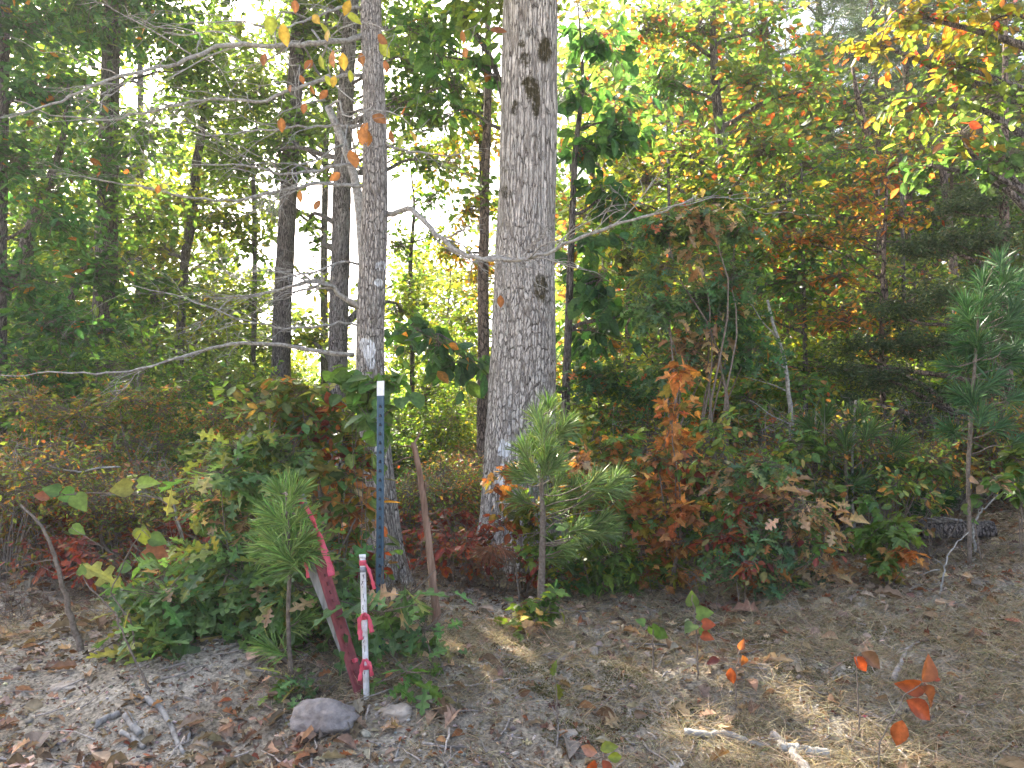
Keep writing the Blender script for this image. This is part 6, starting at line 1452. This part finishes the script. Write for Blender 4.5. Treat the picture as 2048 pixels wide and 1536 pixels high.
# ================================================================== ROCKS, STICKS, HOLLOW LOG
def rock(label, px_, py_, w, h, seed, name='rock', d=.8, Yoff=0, mat=None, sink=.3):
    rng = np.random.default_rng(seed)
    b = ground_at(px_, py_ + h * .5)
    Y = b[1]; n1, n2 = 64, 40
    th = np.linspace(0, 2 * np.pi, n1, endpoint=False); ph = np.linspace(-1.45, 1.45, n2)
    D = np.stack([np.cos(ph)[:, None] * np.cos(th), np.cos(ph)[:, None] * np.sin(th), np.repeat(np.sin(ph)[:, None], n1, 1)], -1).reshape(-1, 3)
    rad = np.ones(len(D))
    for _ in range(13):
        pn = norm(rng.normal(size=3)); off = rng.uniform(.55, .9); dd = D @ pn
        rad = np.where(dd > .05, np.minimum(rad, off / np.maximum(dd, .05)), rad)
    rad = rad + np.array([mnoise.fractal(tuple(v * 2.6 + seed), 1.0, 2.0, 6) for v in D]) * .11
    V = D * rad[:, None] * np.array((S(w, Y) / 2, S(w, Y) / 2 * d, S(h, Y) / 2))
    c = np.array((b[0], b[1] + S(w, Y) * .25, b[2] + S(h, Y) * (.5 - sink))); V = V + c
    i = np.arange(n2 - 1)[:, None] * n1; j = np.arange(n1)[None]; j2 = (j + 1) % n1
    q = list(np.stack([i + j, i + j2, i + n1 + j2, i + n1 + j], -1).reshape(-1)) + list(range(n1))[::-1] + list(range((n2 - 1) * n1, n2 * n1))
    mb = MB(); mb.add(V, q, [4] * ((n2 - 1) * n1) + [n1, n1], 0, (1, 1, 1), True)
    ob = mb.build(name, mat or M_ROCK, None, c); tag(ob, label, 'rock')
    return ob
M_PALE = simple_mat('pale_stone', (.24, .2, .165), (.42, .37, .31), 14, .9, .7)
rock('large purplish grey rock at the foot of the leaning red post', 652, 1418, 168, 100, 305, sink=.42)
rock('half-buried tan rock just right of the foot of the red post', 782, 1418, 84, 58, 302, mat=M_PALE, sink=.38)
rock('small round tan stone on the open bank left of the pale seedling', 1145, 1287, 24, 20, 303, mat=M_PALE)
rock('tan stone right of the small round one', 1186, 1300, 28, 26, 304, mat=M_PALE)
rock('rounded cream stone where the sunlit strip begins', 1388, 1322, 30, 22, 305, mat=M_PALE)
rock('flat grey stone just below the two small tan stones', 1125, 1310, 60, 26, 306, sink=.45)
rock('pale stone on the upper right of the bank', 1965, 1262, 24, 16, 307, mat=M_PALE)
rock('stone embedded near the left bottom edge', 265, 1528, 34, 26, 308, mat=M_PALE)
rock('stone at the bottom of the bank below the tan rock', 800, 1460, 36, 22, 309, mat=M_PALE, sink=.4)
rock('grey block stone in the middle of the bank among grass', 1135, 1465, 50, 26, 310, mat=M_PALE, sink=.4)
rock('low bleached stone half sunk in the bare soil at the left', 115, 1370, 70, 26, 311, mat=M_PALE, sink=.45)

def lying(label, pts, w, seed, forks=(), mat=M_DEAD, name='fallen_stick', taper=.6):
    rng = np.random.default_rng(seed)
    def line(pp, w, tp):
        G = np.array([ground_at(x, y) for x, y in pp]); s_ = np.concatenate([[0], np.cumsum(np.linalg.norm(np.diff(G, axis=0), axis=1))]); n = 18; u = np.linspace(0, s_[-1], n)
        P = np.stack([np.interp(u, s_, G[:, k]) for k in range(3)], 1); r = S(w, G[0][1]) / 2 * np.linspace(1, tp, n)
        P[:, 2] = np.maximum(gz(P[:, 0], P[:, 1]), P[:, 2]) + r * .7; P[1:-1] += rng.normal(0, 1, P[1:-1].shape) * r[1:-1, None] * .10
        return P, r
    P, r = line(pts, w, taper); o = P[0].copy(); mb = MB(); mb.tube(P, r * (1 + .06 * np.sin(np.arange(18) * .7 + seed)), 12, 0, wob=.03, rng=rng)
    for pp, w2 in forks:
        P2, r2 = line(pp, w2, .4); mb.tube(P2, r2, 8, 0, wob=.06, rng=rng)
    ob = mb.build(name, mat, None, o); tag(ob, label, 'stick'); return ob
M_BONE = simple_mat('bleached_wood', (.15, .14, .13), (.34, .33, .31), 30, .9, .5, .3)
lying('bleached white forked stick running downhill from the green stem on the left', [(290, 1405), (325, 1430), (345, 1465), (355, 1490), (368, 1515)], 12, 401, [([(355, 1475), (370, 1450)], 6)], M_BONE)
lying('short pale stick lying leftmost of the broken white pieces', [(190, 1455), (215, 1445), (240, 1432)], 14, 402, (), M_BONE, taper=.8)
lying('stubby pale stick piece in the middle of the broken white pieces', [(252, 1437), (262, 1455), (280, 1475)], 15, 403, (), M_BONE, taper=.9)
lying('lowest pale stick piece of the broken white pieces', [(242, 1468), (265, 1482), (288, 1500)], 10, 404, (), M_BONE, taper=.8)
lying('tiny pale stick piece right of the forked white stick', [(378, 1470), (376, 1490)], 8, 405, (), M_BONE)
lying('long straight grey stick lying diagonally on the bank right of the tan rock', [(750, 1438), (790, 1412), (835, 1382), (890, 1345)], 8, 406, (), M_DEAD)
lying('thin dark stick lying near the foot of the brown stub', [(852, 1302), (880, 1306), (912, 1308)], 6, 407, (), M_TWIG)
lying('crooked grey stick lying near the bottom middle of the bank', [(845, 1490), (880, 1500), (920, 1500)], 7, 408, [([(870, 1498), (845, 1480)], 4)], M_DEAD)
lying('thin pale crooked twig standing out in the bottom leaves', [(790, 1525), (800, 1490), (812, 1465)], 5, 409, (), M_BONE)
lying('knobbly pale forked branch lying at the bottom in the sunlit strip', [(1370, 1472), (1420, 1480), (1455, 1478), (1500, 1492), (1540, 1500)], 15, 410, [([(1458, 1478), (1452, 1445)], 9), ([(1455, 1478), (1400, 1455)], 8)], M_BONE, taper=.7)
lying('sunlit smooth branch at the bottom edge running out of the frame', [(1545, 1480), (1575, 1505), (1600, 1535), (1625, 1560)], 20, 411, (), M_DEAD, taper=.9)
lying('rough rotten log piece at the bottom edge between the two pale branches', [(1560, 1508), (1610, 1512), (1660, 1520)], 22, 412, (), M_LIMB, taper=.9, name='fallen_log')
lying('thin pale stick in the sunlit strip pointing towards the orange seedling', [(1560, 1440), (1600, 1475), (1650, 1510)], 6, 413, (), M_BONE)
lying('grey lichened stick lying upright on the slope left of the orange-red seedling', [(1788, 1365), (1800, 1335), (1812, 1305), (1838, 1288)], 12, 414, (), M_DEAD, taper=.6)
lying('short whitish stick at the upper middle of the bank', [(1668, 1250), (1685, 1255), (1700, 1262)], 6, 415, (), M_BONE)
lying('thin straight twig lying on the open bank below the pale seedling', [(1208, 1408), (1235, 1388), (1262, 1368)], 5, 416, (), M_DEAD)
lying('short pale stick on the bank below the dappled hollow', [(930, 1348), (965, 1342)], 7, 417, (), M_BONE)
lying('short white stick lying left of the grey rock', [(562, 1430), (580, 1455)], 8, 418, (), M_BONE)
lying('thin stick reaching out from the right bottom of the sunlit strip', [(1690, 1480), (1760, 1515), (1830, 1545)], 6, 419, (), M_DEAD)
lying('pale weathered stick on the left slope behind the bare soil', [(165, 1222), (200, 1225), (240, 1228)], 6, 420, (), M_BONE)

# hollow log
rng = np.random.default_rng(430)
G = ground_at(1905, 1090); Yh = G[1]
hl = thing('hollow_log', 'rotten hollow log with a pale broken top edge on the crest of the bank', 'log', G)
A1 = np.array((G[0] - .22, Yh + .15, G[2] + .10)); B1 = np.array((G[0] + .38, Yh + .02, float(gz(G[0] + .38, Yh)) + .05))
nn = 16; seg = 22; V = []; 
ax = norm(B1 - A1); u1 = norm(np.cross(ax, (0, 0, 1))); u2 = np.cross(u1, ax)
for shell in (1.0, .74):
    for k in range(nn):
        c = A1 + (B1 - A1) * k / (nn - 1)
        for j in range(seg):
            a = math.pi * (-.15 + 1.3 * j / (seg - 1)); rr = .14 * shell * (1 + .12 * mnoise.noise((k * .5, j * .4, 3.0))) * (1 - .2 * k / nn)
            V.append(c + u1 * math.cos(a) * rr + u2 * math.sin(a) * rr * (-1 if u2[2] < 0 else 1) * .8)
q = []; tt = []
for s_ in (0, 1):
    for k in range(nn - 1):
        for j in range(seg - 1):
            a = s_ * nn * seg + k * seg + j; f = [a, a + 1, a + seg + 1, a + seg]; q += f if s_ == 0 else f[::-1]; tt.append(4)
for k in range(nn - 1):
    for j in (0, seg - 1):
        a = k * seg + j; q += [a, a + seg, a + seg + nn * seg, a + nn * seg]; tt.append(4)
for k in (0, nn - 1):
    for j in range(seg - 1):
        a = k * seg + j; q += [a, a + 1, a + 1 + nn * seg, a + nn * seg]; tt.append(4)
mb = MB(); mb.add(np.array(V), q, tt, 0, (1, 1, 1), True); mb.build('shell', M_BARK, hl, G)
mb = MB()
for k in range(7):
    p0 = A1 + (B1 - A1) * rng.random() * .6 + np.array((0, -.04, .1)); mb.tube(wander(p0, p0 + np.array((-rng.uniform(.1, .25), -.03, rng.uniform(-.02, .05))), 5, .03, rng), np.linspace(.018, .004, 5), 5, 0)
mb.build('splinters', M_BONE, hl, G)

# ================================================================== ADDED VEIL OF LENS GLARE
hz = MB(); hz.box((0, 0, 14.7), (440, 440, 32.6), None)  # added scattering volume, stands in for the milky veiling glare of the lens
mh = bpy.data.materials.new('glare_haze'); mh.use_nodes = True; th_ = mh.node_tree; th_.nodes.remove(th_.nodes['Principled BSDF'])
pv = N(th_, 'ShaderNodeVolumePrincipled'); pv.inputs['Color'].default_value = (.9, .92, .95, 1); pv.inputs['Density'].default_value = .0015; pv.inputs['Anisotropy'].default_value = .25
th_.links.new(pv.outputs[0], th_.nodes['Material Output'].inputs['Volume'])
ho = hz.build('glare_haze', mh); ho['kind'] = 'stuff'; ho['label'] = 'thin even volume added over the wood to imitate veiling lens glare'

finish_labels()
